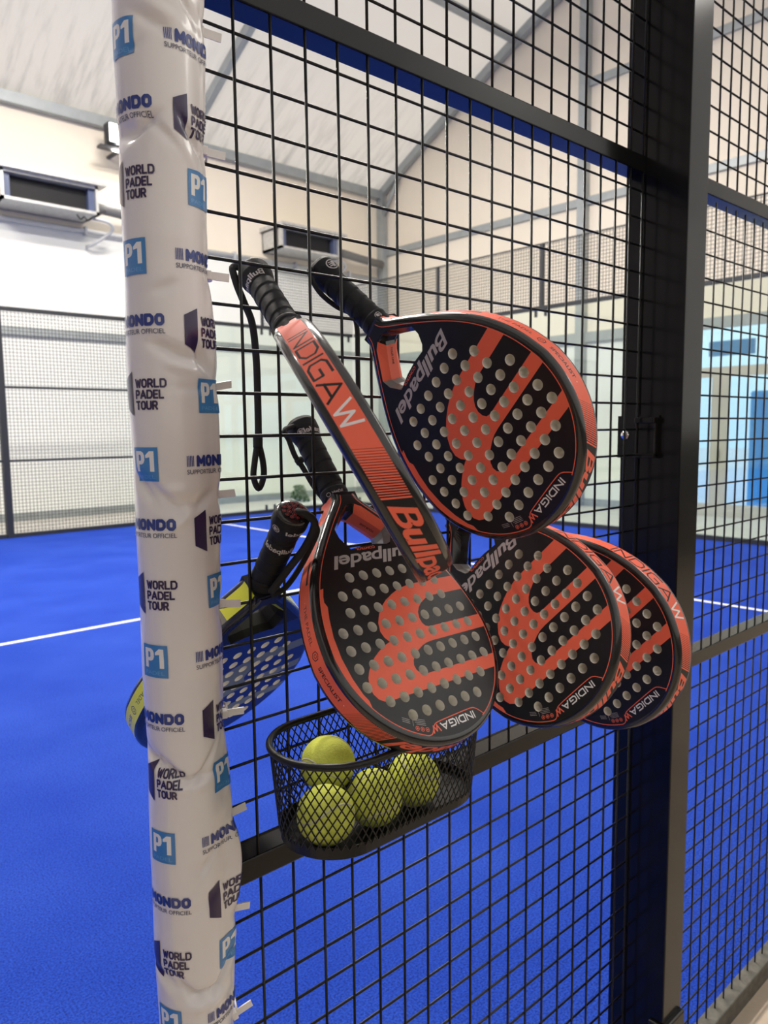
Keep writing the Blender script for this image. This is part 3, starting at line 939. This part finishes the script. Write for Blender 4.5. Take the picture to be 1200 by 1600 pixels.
# ================================================================ RACKETS
T = 40.0                     # thickness, mm
half = [(18.5, -207), (23, -197), (51, -167), (85, -127), (107, -94), (121, -63), (129.5, -32)]
arc = [(133*math.cos(a), 133*math.sin(a)) for a in np.radians(np.arange(0, 91, 6))]
cu = [np.array(p) for p in smooth_curve(half+arc, 8)]
OUT = np.array(cu+[np.array((-p[0], p[1])) for p in cu[-2::-1]])
seg = np.hypot(*np.diff(OUT, axis=0).T)
S = np.concatenate([[0], np.cumsum(seg)])
def resample(step):
    s = np.linspace(0, S[-1], int(S[-1]/step))
    return np.stack([np.interp(s, S, OUT[:, 0]), np.interp(s, S, OUT[:, 1])], 1)
def out_at(s):
    p = np.stack([np.interp(s, S, OUT[:, 0]), np.interp(s, S, OUT[:, 1])], -1)
    q = np.stack([np.interp(s+.8, S, OUT[:, 0]), np.interp(s+.8, S, OUT[:, 1])], -1)-np.stack([np.interp(s-.8, S, OUT[:, 0]), np.interp(s-.8, S, OUT[:, 1])], -1)
    q /= np.linalg.norm(q, axis=-1, keepdims=True)
    return p, np.stack([q[..., 1], -q[..., 0]], -1)          # outward normal
ss = np.linspace(0, S[-1], 300)
RP, RN = out_at(ss)
INS = RP-RN*8.5
INS = np.array([p for p in INS if abs(p[0]) > 0 or True])
# keep the inset loop clear of the handle axis
INS[:, 0] = np.where(INS[:, 1] < -150, np.sign(RP[:, 0])*np.maximum(np.abs(INS[:, 0]), 9.0), INS[:, 0])
HOLE = np.array([(-4, -185), (4, -185), (26, -165), (40, -151), (38, -141), (31, -127), (10, -129.5), (-10, -129.5), (-31, -127), (-38, -141), (-40, -151), (-26, -165)], float)
ROWS = {1: 6, 2: 8, 3: 8, 4: 10, 5: 10, 6: 10, 7: 10, 8: 8, 9: 6}
DRILL = [((k-(n-1)/2)*22.0, (r-5)*22.0) for r, n in ROWS.items() for k in range(n)]
DR = 6.6
LOGO = np.array([(140, -66), (54, -66), (27, -65), (10, -62), (-4, -57), (-17, -51), (-28, -44), (-37, -35), (-44, -25), (-47, -14), (-45, -6), (-40, 0.5),
                 (-51, 3.5), (-62, 8.5), (-72, 14), (-80, 20), (-87, 27), (-92, 34), (-96, 44), (-95, 53), (-91, 60), (-84, 64.5), (-75, 65.5), (140, 65.5),
                 (140, 48.5), (-8, 48.5), (-16, 46.5), (-20.5, 41), (-21, 35), (-18, 29), (-12, 23.5), (-4, 19), (5, 15.2), (14, 12.8), (24, 12), (140, 12),
                 (140, -6), (31, -6), (25, -8), (22, -13), (21.5, -20), (24, -27), (29, -33), (36, -38), (46, -42.5), (58, -45), (140, -45)], float)

HF = np.array([(-4, -190), (4, -190), (16, -184.5), (44, -155), (43, -142), (33, -125), (10, -128), (-10, -128), (-33, -125), (-43, -142), (-44, -155), (-16, -184.5)], float)
def offset_line(pts, w):
    pts = np.array(pts, float)
    t = np.gradient(pts, axis=0); t /= np.linalg.norm(t, axis=1, keepdims=True)
    n = np.stack([-t[:, 1], t[:, 0]], 1)*w/2
    return np.concatenate([pts+n, (pts-n)[::-1]])

def flipx(loops):
    return [np.stack([-l[:, 0], l[:, 1]], 1) for l in loops]

def face_regions(style):
    # material indices: 0 ground, 1 colour, 2 silver, 3 white, 4 dark
    reg = []
    ring_in = RP-RN*9.6
    ring_in[:, 0] = np.where(RP[:, 1] < -150, np.sign(RP[:, 0])*np.maximum(np.abs(ring_in[:, 0]), 8.0), ring_in[:, 0])
    if style == 'coral':
        # thin line round the face, open at the tip where it dips under the model word
        m = (np.abs(RP[:, 0]) > 48) | (RP[:, 1] < 60)
        idx = np.where(m)[0]
        brk = np.where(np.diff(idx) > 1)[0][0]
        for part in (idx[:brk+1], idx[brk+1:]):
            reg.append(([np.concatenate([INS[part], ring_in[part][::-1]])], 1, 'eo'))
        dip = smooth_curve([(49, 114.5), (44, 109), (39, 104.8), (31, 102.8), (0, 103.4), (-26, 104.4), (-33, 107), (-38, 112.5), (-42, 115.2), (-50, 114.2)], 3)
        reg.append(([offset_line(dip, 1.1)], 1, 'eo'))
        # wide coral margin on one flank
        k = (RP[:, 0] < 0) & (RP[:, 1] > -84) & (RP[:, 1] < 66)
        outer = INS[k][::-1]
        a = np.array([(-99, -80), (-104, -70), (-106, -63), (-104, -57), (-109, -42), (-114, -20), (-115.5, 5), (-113, 30), (-108, 50), (-104, 58), (-104, 66)])
        reg.append(([np.concatenate([outer, a[::-1]])], 1, 'eo'))
    reg.append(([LOGO], 1, 'eo'))
    if style == 'coral':
        bw = text_loops('Bullpadel', shear=.33, bold=.032, spacing=1.0)
        reg.append((flipx(fit_loops(bw, -70, 72, -118.5, -101, text_loops('H', bold=.032))), 2, 'eo'))
        cw = words('CONTROL', -6, 26, -125.8, -122.4, bold=.02)
        reg.append((flipx(cw), 1, 'eo'))
        L7 = stroke_word('INDIGAW', -33.5, 38, 106.2, 115.2, 1.7)
        for i, q in enumerate(L7):
            reg.append((flipx(q), 1 if i == 6 else 3, 'any'))
        for cx, cy in ((-44.5, 108.4), (-51, 106), (-57.3, 103.2)):
            reg.append(([circle(cx, cy, 2.7, 14), circle(cx, cy, 2.0, 14)], 1, 'eo'))
            reg.append(([rect(cx-.9, cx+.9, cy-.9, cy+.9)], 1, 'eo'))
        for k in range(4):
            x0, y0 = -44+.5*k, 103.6-1.9*k
            d = np.array((-15.5, -6.6))
            reg.append(([offset_line([(x0, y0), (x0+d[0]*.5, y0+d[1]*.5), (x0+d[0]*(.8+.07*k), y0+d[1]*(.8+.07*k))], .45)], 2, 'eo'))
            x1, y1 = -64+.6*k, 95.5-1.9*k
            if k < 3:
                reg.append(([offset_line([(x1, y1), (x1-4.5, y1-2.6), (x1-9, y1-5.2)], .45)], 2, 'eo'))
        reg.append(([offset_line([(-61.3, 99.5), (-60.2, 96.4), (-59.2, 93.3)], .4)], 2, 'eo'))
    else:
        reg.insert(0, ([np.array([(-140, -260), (140, -260), (140, -128), (-140, -128)])], 4, 'eo'))
        for k in range(7):
            reg.append(([offset_line([(-60+18*k, -112), (-52+18*k, -111), (-44+18*k, -112)], .5)], 2, 'eo'))
    return reg

def face_mesh(style, mats):
    domain = [INS]
    cuts = [HF]+[circle(x, y, DR, 22) for x, y in DRILL]
    vs, fs, mi = paint(domain, cuts, face_regions(style))
    me = bpy.data.meshes.new('face')
    me.from_pydata([(x*.001, y*.001, 0) for x, y in vs], [], fs)
    me.polygons.foreach_set('material_index', mi)
    for m in mats:
        me.materials.append(M[m])
    me.update()
    return me

def frame_mesh(mats, flip=1):
    # bevelled front and back edges (0) and the inner walls of the throat (1 = colour, 2 = dark)
    b = MB()
    prof = [(8.5, 0), (6.0, .15), (3.6, .9), (1.8, 2.2), (.6, 4.4), (0.05, 7.0), (0, 8.0)]
    for mirror in (False, True):
        v, f = [], []
        for d, w in prof:
            base = INS if d == 8.5 else RP-RN*d
            w_ = T-w if mirror else w
            v += [(p[0]*.001, p[1]*.001, w_*.001) for p in base]
        n = len(RP)
        for i in range(len(prof)-1):
            for k in range(n-1):
                q = (i*n+k, i*n+k+1, (i+1)*n+k+1, (i+1)*n+k)
                f.append(q[::-1] if mirror else q)
        b.add(v, f, 0, True)
    v, f, mi = [], [], []
    def dense(poly):
        o = []
        for i in range(len(poly)):
            a, c = poly[i], poly[(i+1) % len(poly)]
            for k in range(6):
                o.append(a+(c-a)*k/6)
        return o
    H = dense(HOLE)
    n = len(H)
    for w, pl in ((0, dense(HF)), (11, H), (T-11, H), (T, dense(HF))):
        v += [(p[0]*.001, p[1]*.001, w*.001) for p in pl]
    for i in range(3):
        for k in range(n):
            f.append((i*n+k, i*n+(k+1) % n, (i+1)*n+(k+1) % n, (i+1)*n+k))
            y = (H[k][1]+H[(k+1) % n][1])/2
            mi.append(1 if (-181 < y < -151 and H[k][0]*flip > 3) else (3 if -151 <= y < -129 and abs(H[k][0]) > 30 else 2))
    b.add(v, f, mi)
    # small lettering on the coloured arm
    d = np.array((.74*flip, .67))
    vs, fs, _ = paint(None, [], [(words('TOUR LINE', 0, 22, -1.8, 1.8, bold=.015), 0, 'eo')])
    start = np.array((36.0*flip, -155.5)) if flip > 0 else np.array((10.0*flip, -179.5))
    r_ = -d if flip > 0 else d
    nrm = np.array((-.67*flip, .74))*.5
    b.add([((start+r_*x+nrm)[0]*.001, (start+r_*x+nrm)[1]*.001, (T/2+y)*.001) for x, y in vs], fs, 4)
    # yoke block closing the frame under the grip
    b.box((-.0185, -.209, .001), (.0185, -.188, (T-1)*.001), 2)
    me = b.mesh('frame')
    for m in mats:
        me.materials.append(M[m])
    return me

def core_mesh():
    b = MB()
    n = 22
    for x, y in DRILL:
        c = circle(x, y, DR, n)
        v = [(p[0]*.001, p[1]*.001, w*.001) for w in (0.0, T) for p in c]
        b.add(v, [(k, (k+1) % n, n+(k+1) % n, n+k) for k in range(n)], 0, True)
    me = b.mesh('core')
    me.materials.append(M['foam'])
    return me

def s_of(u, v):
    i = np.argmin((OUT[:, 0]-u)**2+(OUT[:, 1]-v)**2)
    return float(S[i])
def s_ang(deg):
    return s_of(133*math.cos(rad(deg)), 133*math.sin(rad(deg)))

def band_mesh(mats, swap=False):
    # side band: 0 ground colour, 1 black, 2 white, 3 grey
    b0, b1 = 8.0, T-8.0
    mid = T/2
    SL = S[-1]
    reg = []
    tip0, tip1 = s_ang(54), s_ang(131)
    sk = .5*(b1-b0+2)/2
    reg.append(([np.array([(tip0-sk, b0-1), (tip1-sk, b0-1), (tip1+sk, b1+1), (tip0+sk, b1+1)])], 1, 'eo'))
    bw = text_loops('Bullpadel', shear=.45, bold=.036, spacing=1.0)
    reg.append((fit_loops(bw, tip0+1.2, tip1-1.2, mid-10.6, mid+11.2, text_loops('H', bold=.036)), 0, 'eo'))
    for side in (0, 1):                       # hatching that thickens towards the tip
        a, c = (s_ang(33), tip0) if side == 0 else (s_ang(152), tip1)
        n = 19
        for k in range(n):
            x = a+(c-a)*k/n
            th = .4+1.0*k/n
            sl = .5*(b1-b0+2)/2
            reg.append(([np.array([(x-th/2-sl, b0-1), (x+th/2-sl, b0-1), (x+th/2+sl, b1+1), (x-th/2+sl, b1+1)])], 1, 'eo'))
    def model(sign):
        # model word reading from the grip towards the tip
        s0 = s_of(113, -80); s1 = s_of(124, 56)
        out = stroke_word('INDIGAW', s0, s1, mid-10.4, mid+10.4, 2.5, .27)
        if sign < 0:
            out = [[np.stack([SL-q[:, 0], T-q[:, 1]], 1) for q in L] for L in out]
        for i, q in enumerate(out):
            reg.append((q, 2 if i == 6 else 1, 'any'))
        a = rect(s_of(51, -167), s_of(60, -157), mid-4, mid+4)
        reg.append(([a if sign > 0 else np.stack([SL-a[:, 0], T-a[:, 1]], 1)], 1, 'eo'))
    def special(sign):
        s0, s1, s2, s3, s4 = s_of(118, -71), s_of(131.5, -24), s_of(132.5, -9), s_of(133, 2), s_of(126, 46)
        L = words('THE PADEL', s0, s1, mid-3, mid+3) + words('SPECIALIST', s3, s4, mid-3, mid+3, bold=.02)
        hx = (s1+s3)/2
        hexa = np.array([(hx+6*math.cos(a), mid+6.4*math.sin(a)) for a in np.radians(np.arange(30, 390, 60))])
        hexb = np.array([(hx+4.8*math.cos(a), mid+5.2*math.sin(a)) for a in np.radians(np.arange(30, 390, 60))])
        L = [(L, 1, 'eo'), ([hexa, hexb], 1, 'eo'), ([circle(hx, mid, 2.6, 12), circle(hx, mid, 1.8, 12)], 1, 'eo'),
             ([circle(s4+5, mid, .8, 8)], 2, 'eo'), ([circle(s0-4, mid, .6, 8)], 2, 'eo'),
             ([rect(s_of(88, -123), s_of(106, -96), mid+2, mid+7)], 1, 'eo'),
             ([rect(s_of(47, -171), s_of(68, -147), b0-1, b1+1)], 3, 'eo')]
        for lp, m, md in L:
            if sign < 0:
                lp = [np.stack([SL-l[:, 0], T-l[:, 1]], 1) for l in lp]
            reg.append((lp, m, md))
    if swap:
        special(1); model(-1)
    else:
        model(1); special(-1)
    dom = [rect(0, SL, b0, b1)]
    grid = [((s, b0), (s, b1)) for s in np.arange(3, SL, 3.5)]
    vs, fs, mi = paint(dom, [], reg, grid)
    p, n = out_at(vs[:, 0])
    me = bpy.data.meshes.new('rim_band')
    me.from_pydata([(a[0]*.001, a[1]*.001, w*.001) for a, w in zip(p, vs[:, 1])], [], fs)
    me.polygons.foreach_set('material_index', mi)
    me.polygons.foreach_set('use_smooth', [True]*len(fs))
    for m in mats:
        me.materials.append(M[m])
    me.update()
    return me

def grip_r(v, a):
    # overlapping spiral tape
    if v < -303:
        return 17.2+3.9*min(1, (-303-v)/16)
    t = ((v+335)/17.0+a/(2*math.pi)) % 1.0
    r = 16.6+1.1*(t**.6)-.6*max(0, (t-.93)/.07)
    if v > -222:
        r += 1.3
    return r
def grip_mesh():
    b = MB()
    vs_ = np.concatenate([np.arange(-334, -203, 1.1), [-202.5]])
    n = 40
    V, F = [], []
    for v in vs_:
        for k in range(n):
            a = 2*math.pi*k/n
            r = grip_r(v, a)
            if v < -331:
                r -= (-331-v)*.6
            V.append((r*1.04*math.cos(a)*.001, v*.001, (T/2+r*.97*math.sin(a))*.001))
    m = len(vs_)
    for i in range(m-1):
        for k in range(n):
            F.append((i*n+k, (i+1)*n+k, (i+1)*n+(k+1) % n, i*n+(k+1) % n))
    b.add(V, F, 0, True)
    b.add([V[k] for k in range(n)], [tuple(range(n))], 0)
    b.add([V[(m-1)*n+k] for k in range(n)], [tuple(range(n-1, -1, -1))], 0)
    return b

def grip_print(b, regions, v0, a0, R, flip=False):
    """print on the grip: x mm round the handle, y mm along it"""
    vs, fs, mi = paint(None, [], regions, [((x, -30), (x, 30)) for x in np.arange(-45, 45, 1.5)])
    pts = []
    for x, y in vs:
        a = a0+x/17.5
        v = v0+y
        r = grip_r(v, a)+.28
        pts.append((r*1.04*math.cos(a)*.001, v*.001, (T/2+r*.97*math.sin(a))*.001))
    b.add(pts, fs, [k+1 for k in mi], True)

def end_cap_mesh(red):
    b = MB()
    n = 32
    prof = [(0.01, -338.2), (13, -338), (17.5, -337), (19.2, -335.4), (20.0, -332.5)]
    V = []
    for r, v in prof:
        V += [(r*1.04*math.cos(2*math.pi*k/n)*.001, v*.001, (T/2+r*.97*math.sin(2*math.pi*k/n))*.001) for k in range(n)]
    F = [(i*n+k, (i+1)*n+k, (i+1)*n+(k+1) % n, i*n+(k+1) % n) for i in range(len(prof)-1) for k in range(n)]
    b.add(V, F, 0, True)
    if red:
        for cx, cy in [(7*math.cos(a), 7*math.sin(a)) for a in np.radians(np.arange(0, 360, 60))]+[(0, 0)]+[(12.2*math.cos(a), 12.2*math.sin(a)) for a in np.radians(np.arange(15, 375, 30))]:
            r0, r1 = (2.8, 2.2) if cx*cx+cy*cy < 100 else (2.3, 1.8)
            for ra, rb, mi in ((r0, r1, 1), (r1*.55, .02, 1)):
                o = circle(cx, cy, ra, 14); q = circle(cx, cy, rb, 14)
                v = [(p[0]*1.04*.001, -.3388, (T/2+p[1]*.97)*.001) for p in np.concatenate([o, q])]
                b.add(v, [(k, (k+1) % 14, 14+(k+1) % 14, 14+k) for k in range(14)], mi)
    me = b.mesh('end_cap')
    me.materials.append(M['rubber'] if not red else M['rk_edge'])
    me.materials.append(M['red_rubber'])
    return me

CF = face_mesh('coral', ['rk_black', 'coral', 'silver', 'white', 'rk_edge'])
CB = face_mesh('plain', ['rk_black', 'coral', 'silver', 'white', 'rk_black'])
CFR = frame_mesh(['rk_edge', 'coral', 'rk_edge', 'grey_panel', 'ink'])
CFR2 = frame_mesh(['rk_edge', 'coral', 'rk_edge', 'grey_panel', 'ink'], -1)
CORE = core_mesh()
CBAND = band_mesh(['coral', 'ink', 'white', 'grey_panel'])
CBAND2 = band_mesh(['coral', 'ink', 'white', 'grey_panel'], True)
BF = face_mesh('blue', ['rk_blue', 'sage', 'grey_panel', 'white', 'rk_black'])
BFR = frame_mesh(['rk_navy', 'yellow', 'rk_black', 'rk_black', 'ink'])
BBAND = band_mesh(['yellow', 'rk_navy', 'white', 'grey_panel'])

def racket(label, O, U, V, style, prints, cord, swap=False, red_end=False):
    e = empty('padel_racket')
    U, V = Vector(U).normalized(), Vector(V).normalized()
    U = (U-V*U.dot(V)).normalized()
    N = U.cross(V)
    mw = Matrix(((U.x, V.x, N.x, O[0]), (U.y, V.y, N.y, O[1]), (U.z, V.z, N.z, O[2]), (0, 0, 0, 1)))
    e.matrix_world = mw
    tag(e, label, 'padel racket', 'padel rackets hooked on the mesh')
    def part(name, me, rot=False):
        o = bpy.data.objects.new(name, me); COL.objects.link(o); o.parent = e
        if rot:
            o.matrix_local = Matrix(((-1, 0, 0, 0), (0, 1, 0, 0), (0, 0, -1, T*.001), (0, 0, 0, 1)))
        return o
    cor = style == 'coral'
    part('face', CF if cor else BF); part('face', CF if cor else BF, True)
    part('frame', (CFR2 if swap else CFR) if cor else BFR)
    part('core', CORE)
    part('rim_band', (CBAND2 if swap else CBAND) if cor else BBAND)
    g = grip_mesh()
    for reg, v0, a0, R in prints:
        grip_print(g, reg, v0, a0, R)
    gm = g.mesh('grip')
    for m in ('rubber', 'silver'):
        gm.materials.append(M[m])
    part('grip', gm)
    part('end_cap', end_cap_mesh(red_end))
    inv = mw.inverted()
    b = MB()
    for pts, r in cord:
        pts = [Vector(p) for p in smooth_curve(pts, 6)]
        b.tube([inv @ p for p in pts], r, 8)
    part('wrist_strap', b.mesh('wrist_strap')).data.materials.append(M['cord'])
    return e, mw

def at(O, U, V, u, v, w):
    U, V = Vector(U).normalized(), Vector(V).normalized()
    N = U.cross(V)
    return Vector(O)+(U*u+V*v+N*w)*.001

def rot180(loops):
    return [-l for l in loops]
def side_up(loops):     # text that reads towards the rear of the handle
    return loops
BRAND = lambda x0, x1, h: words('Bullpadel', x0, x1, 0, h, shear=.1, bold=.028, spacing=1.0)
MARKR, MARKB = bull_mark(0, 0, 8)
MARK_S = bull_mark(0, 0, 4.5)

# poses: O = centre of the front face, U across, V from grip to tip
R1 = ((.2179, -.1787, 1.4899), (-.0787, -.6898, .7198), (.2158, -.7166, -.6632))
R2 = ((-.0033, -.1989, 1.4602), (-.7237, -.4079, .5566), (-.0960, -.7392, -.6666))
R3 = ((.1376, -.1424, 1.2533), (.9999, .0135, -.0088), (.0011, -.6048, -.7964))
R4 = ((.3436, -.1568, 1.2248), (.1529, -.6737, .7230), (-.0627, -.7368, -.6733))
R5 = ((.4771, -.1748, 1.1848), (-.0152, -.6935, .7203), (.0059, -.7205, -.6935))
R6 = ((.0386, .1251, 1.1424), (.9921, .0247, .1231), (.0770, .6545, -.7521))

def butt(Rk, du=0, dw=20, v=-334):
    return at(*Rk, du, v, dw)

racket('red and black padel racket hung highest, face turned to the left', *R1, 'coral',
       [([(rot180(MARKR), 0, 'eo'), (rot180(MARKB), 0, 'any')], -317, -.1, 21), ([(MARK_S[0], 0, 'eo'), (MARK_S[1], 0, 'any')], -213, -.5, 19.3)],
       [([butt(R1), (.138, .050, 1.708), (.151, .047, 1.683), (.178, .045, 1.666), (.204, .043, 1.657), (.2125, .042, 1.640), (.213, .042, 1.598), (.213, .042, 1.50), (.212, .042, 1.44)], .0035)], swap=True)
racket('edge-on padel racket showing its red rim with black lettering', *R2, 'coral',
       [([(rot180(BRAND(-25, 25, 8)), 0, 'eo')], -303, -.75, 21.5)],
       [([butt(R2), (.026, .055, 1.700), (.024, .048, 1.681), (.032, .045, 1.658), (.043, .044, 1.632), (.0475, .044, 1.589), (.048, .044, 1.542), (.0475, .044, 1.495), (.046, .044, 1.482)], .0048),
        ([(.046, .044, 1.486), (.041, .044, 1.461), (.0385, .044, 1.441), (.0455, .044, 1.426), (.0535, .044, 1.441), (.053, .044, 1.461), (.047, .044, 1.486)], .0040),
        ([(.0465, .044, 1.492), (.0462, .044, 1.478)], .0062)])
racket('red and black padel racket hung low over the ball basket', *R3, 'coral',
       [([(rot180(BRAND(-20, 20, 7)), 0, 'eo')], -309, -1.15, 21), ([(MARK_S[0], 0, 'eo'), (MARK_S[1], 0, 'any')], -312.5, -2.5, 21),
        ([(rot180(words('Bullpadel', -7, 7, 0, 3.6, bold=.02)), 0, 'eo')], -211, -1.95, 19), ([([circle(0, 0, 3, 16), circle(0, 0, 2.3, 16)], 0, 'eo')], -212.5, -2.65, 19)],
       [([butt(R3), (.094, .052, 1.500), (.096, .046, 1.486), (.1005, .040, 1.466), (.110, .036, 1.450), (.120, .026, 1.425), (.128, .012, 1.405)], .0036),
        ([(.103, .037, 1.462), (.107, .036, 1.456)], .0058)])
racket('red and black padel racket in the middle of the lower trio, right of the basket', *R4, 'coral', [],
       [([butt(R4), butt(R4, 22, 20, -320), butt(R4, 21, 22, -280), butt(R4, 20, 20, -225)], .0035)])
racket('red and black padel racket hung rightmost, half hidden by its neighbour', *R5, 'coral', [],
       [([butt(R5), butt(R5, 22, 20, -320), butt(R5, 21, 22, -280), butt(R5, 20, 20, -225)], .0035)])
g6 = [([(MARK_S[0], 0, 'eo'), (MARK_S[1], 0, 'any')], -319, -2.95, 21.5), ([(rot180(BRAND(-20, 20, 7)), 0, 'eo')], -283, -2.3, 18.6), ([(rot180(BRAND(-20, 20, 6)), 0, 'eo')], -316, -1.2, 18.6)]
racket('blue and yellow padel racket hung inside the court behind the white padding', *R6, 'blue', g6,
       [([butt(R6, 2, 18, -337), at(*R6, 7, -342, 8), at(*R6, 15, -334, -3), at(*R6, 13, -300, -6), at(*R6, 4, -260, -4), at(*R6, -6, -222, -3)], .0046),
        ([at(*R6, 16, -332, -2), at(*R6, 26, -318, -2), at(*R6, 28, -290, -2), at(*R6, 24, -250, -3), at(*R6, 14, -222, -4), at(*R6, -4, -216, -4)], .0036)], red_end=True)

# ================================================================ BASKET AND BALLS
BX0, BX1, BY0, BY1 = -.036, .255, -.184, -.036
BZ0, BZ1 = 1.030, 1.142
def stadium(t, inset=0.0):
    """point on the plan outline, t in 0..1"""
    r = (BY1-BY0)/2-inset
    cx0, cx1, cy = BX0+inset+r, BX1-inset-r, (BY0+BY1)/2
    Ls = cx1-cx0
    per = 2*Ls+2*math.pi*r
    d = (t % 1.0)*per
    if d < Ls:
        return cx0+d, cy-r
    d -= Ls
    if d < math.pi*r:
        a = -math.pi/2+d/r
        return cx1+r*math.cos(a), cy+r*math.sin(a)
    d -= math.pi*r
    if d < Ls:
        return cx1-d, cy+r
    d -= Ls
    a = math.pi/2+d/r
    return cx0+r*math.cos(a), cy+r*math.sin(a)
bk = tag(empty('wire_basket', ((BX0+BX1)/2, -.11, BZ0)), 'black mesh basket holding yellow balls, hooked on the lower fence', 'basket')
def bp_(mb, name, mats):
    o = mb.build(name, mats); o.parent = bk
    o.matrix_parent_inverse = Matrix.Translation(bk.location).inverted()
    return o
b = MB(); b.tube([(*stadium(k/96), BZ1) for k in range(96)], .0042, 10, closed=True); bp_(b, 'rim', 'basket')
b = MB()
zA, zB = BZ0+.012, BZ1
nd = 74
def side_pt(t, z):
    return (*stadium(t, .010*(zB-z)/(zB-BZ0)), z)
for k in range(nd):
    for sgn in (1, -1):
        turns = 6.2/nd
        pts = [side_pt(k/nd+sgn*turns*j/10, zA+(zB-zA)*j/10) for j in range(11)]
        b.tube(pts, .00085, 5, cap=False)
bp_(b, 'mesh_wall', 'basket')
b = MB()
n = 96
low = [(*stadium(k/n, .013), BZ0) for k in range(n)]; low2 = [(*stadium(k/n, .0105), BZ0+.002) for k in range(n)]; lip = [(*stadium(k/n, .0092), BZ0+.016) for k in range(n)]; inn = [(*stadium(k/n, .0104), BZ0+.016) for k in range(n)]; flo = [(*stadium(k/n, .0125), BZ0+.004) for k in range(n)]
V = low+low2+lip+inn+flo
F = [(i*n+k, i*n+(k+1) % n, (i+1)*n+(k+1) % n, (i+1)*n+k) for i in range(4) for k in range(n)]
F += [tuple(range(n-1, -1, -1)), tuple(4*n+k for k in range(n))]
b.add(V, F)
bp_(b, 'tray', 'basket')
for x, y in ((.205, -.10), (.215, -.125), (.225, -.09)):
    b = MB(); b.tube([(x, y, BZ0+.0035), (x, y, BZ0+.0046)], .0022, 10)
    bp_(b, 'drain_hole', 'ink')
for hx in (.165, .235):
    b = MB(); b.tube(smooth_curve([(hx, BY1-.004, BZ1-.03), (hx, BY1+.004, BZ1), (hx, BY1+.016, BZ1+.010), (hx, .005, BZ1+.006), (hx, .006, BZ1-.012)], 5), .0022, 8)
    bp_(b, 'hook', 'basket')

def ball_meshes():
    bm = bmesh.new(); bmesh.ops.create_icosphere(bm, subdivisions=5, radius=.0330)
    for f in bm.faces:
        f.smooth = True
    me = bpy.data.meshes.new('felt'); bm.to_mesh(me); bm.free(); me.materials.append(M['ball'])
    a_, c_ = .75, .25
    pts = []
    for k in range(120):
        t = 2*math.pi*k/120
        p = Vector((a_*math.cos(t)+c_*math.cos(3*t), a_*math.sin(t)-c_*math.sin(3*t), 2*math.sqrt(a_*c_)*math.sin(2*t)))
        pts.append(p.normalized()*.03292)
    s = MB(); s.tube(pts, .0013, 6, closed=True, squash=.35)
    sm = s.mesh('seam'); sm.materials.append(M['ballseam'])
    return me, sm
bme, sme = ball_meshes()
for pos, rot_, lab in [((.0105, -.1285, 1.0675), (1.0, .5, .9), 'yellow tennis ball at the front left of the basket'),
                       ((.0770, -.1355, 1.0675), (.3, 1.4, .2), 'yellow tennis ball in the middle of the basket floor'),
                       ((.1440, -.1330, 1.0675), (2.0, .3, 1.7), 'yellow tennis ball nearest the basket\'s empty end'),
                       ((.0505, -.0820, 1.1000), (.2, .9, 2.6), 'yellow tennis ball on top, above the basket rim')]:
    o = empty('tennis_ball', pos)
    o.rotation_euler = rot_
    tag(o, lab, 'tennis ball', 'balls in the basket')
    for nm, me in (('felt', bme), ('seam', sme)):
        q = bpy.data.objects.new(nm, me); COL.objects.link(q); q.parent = o
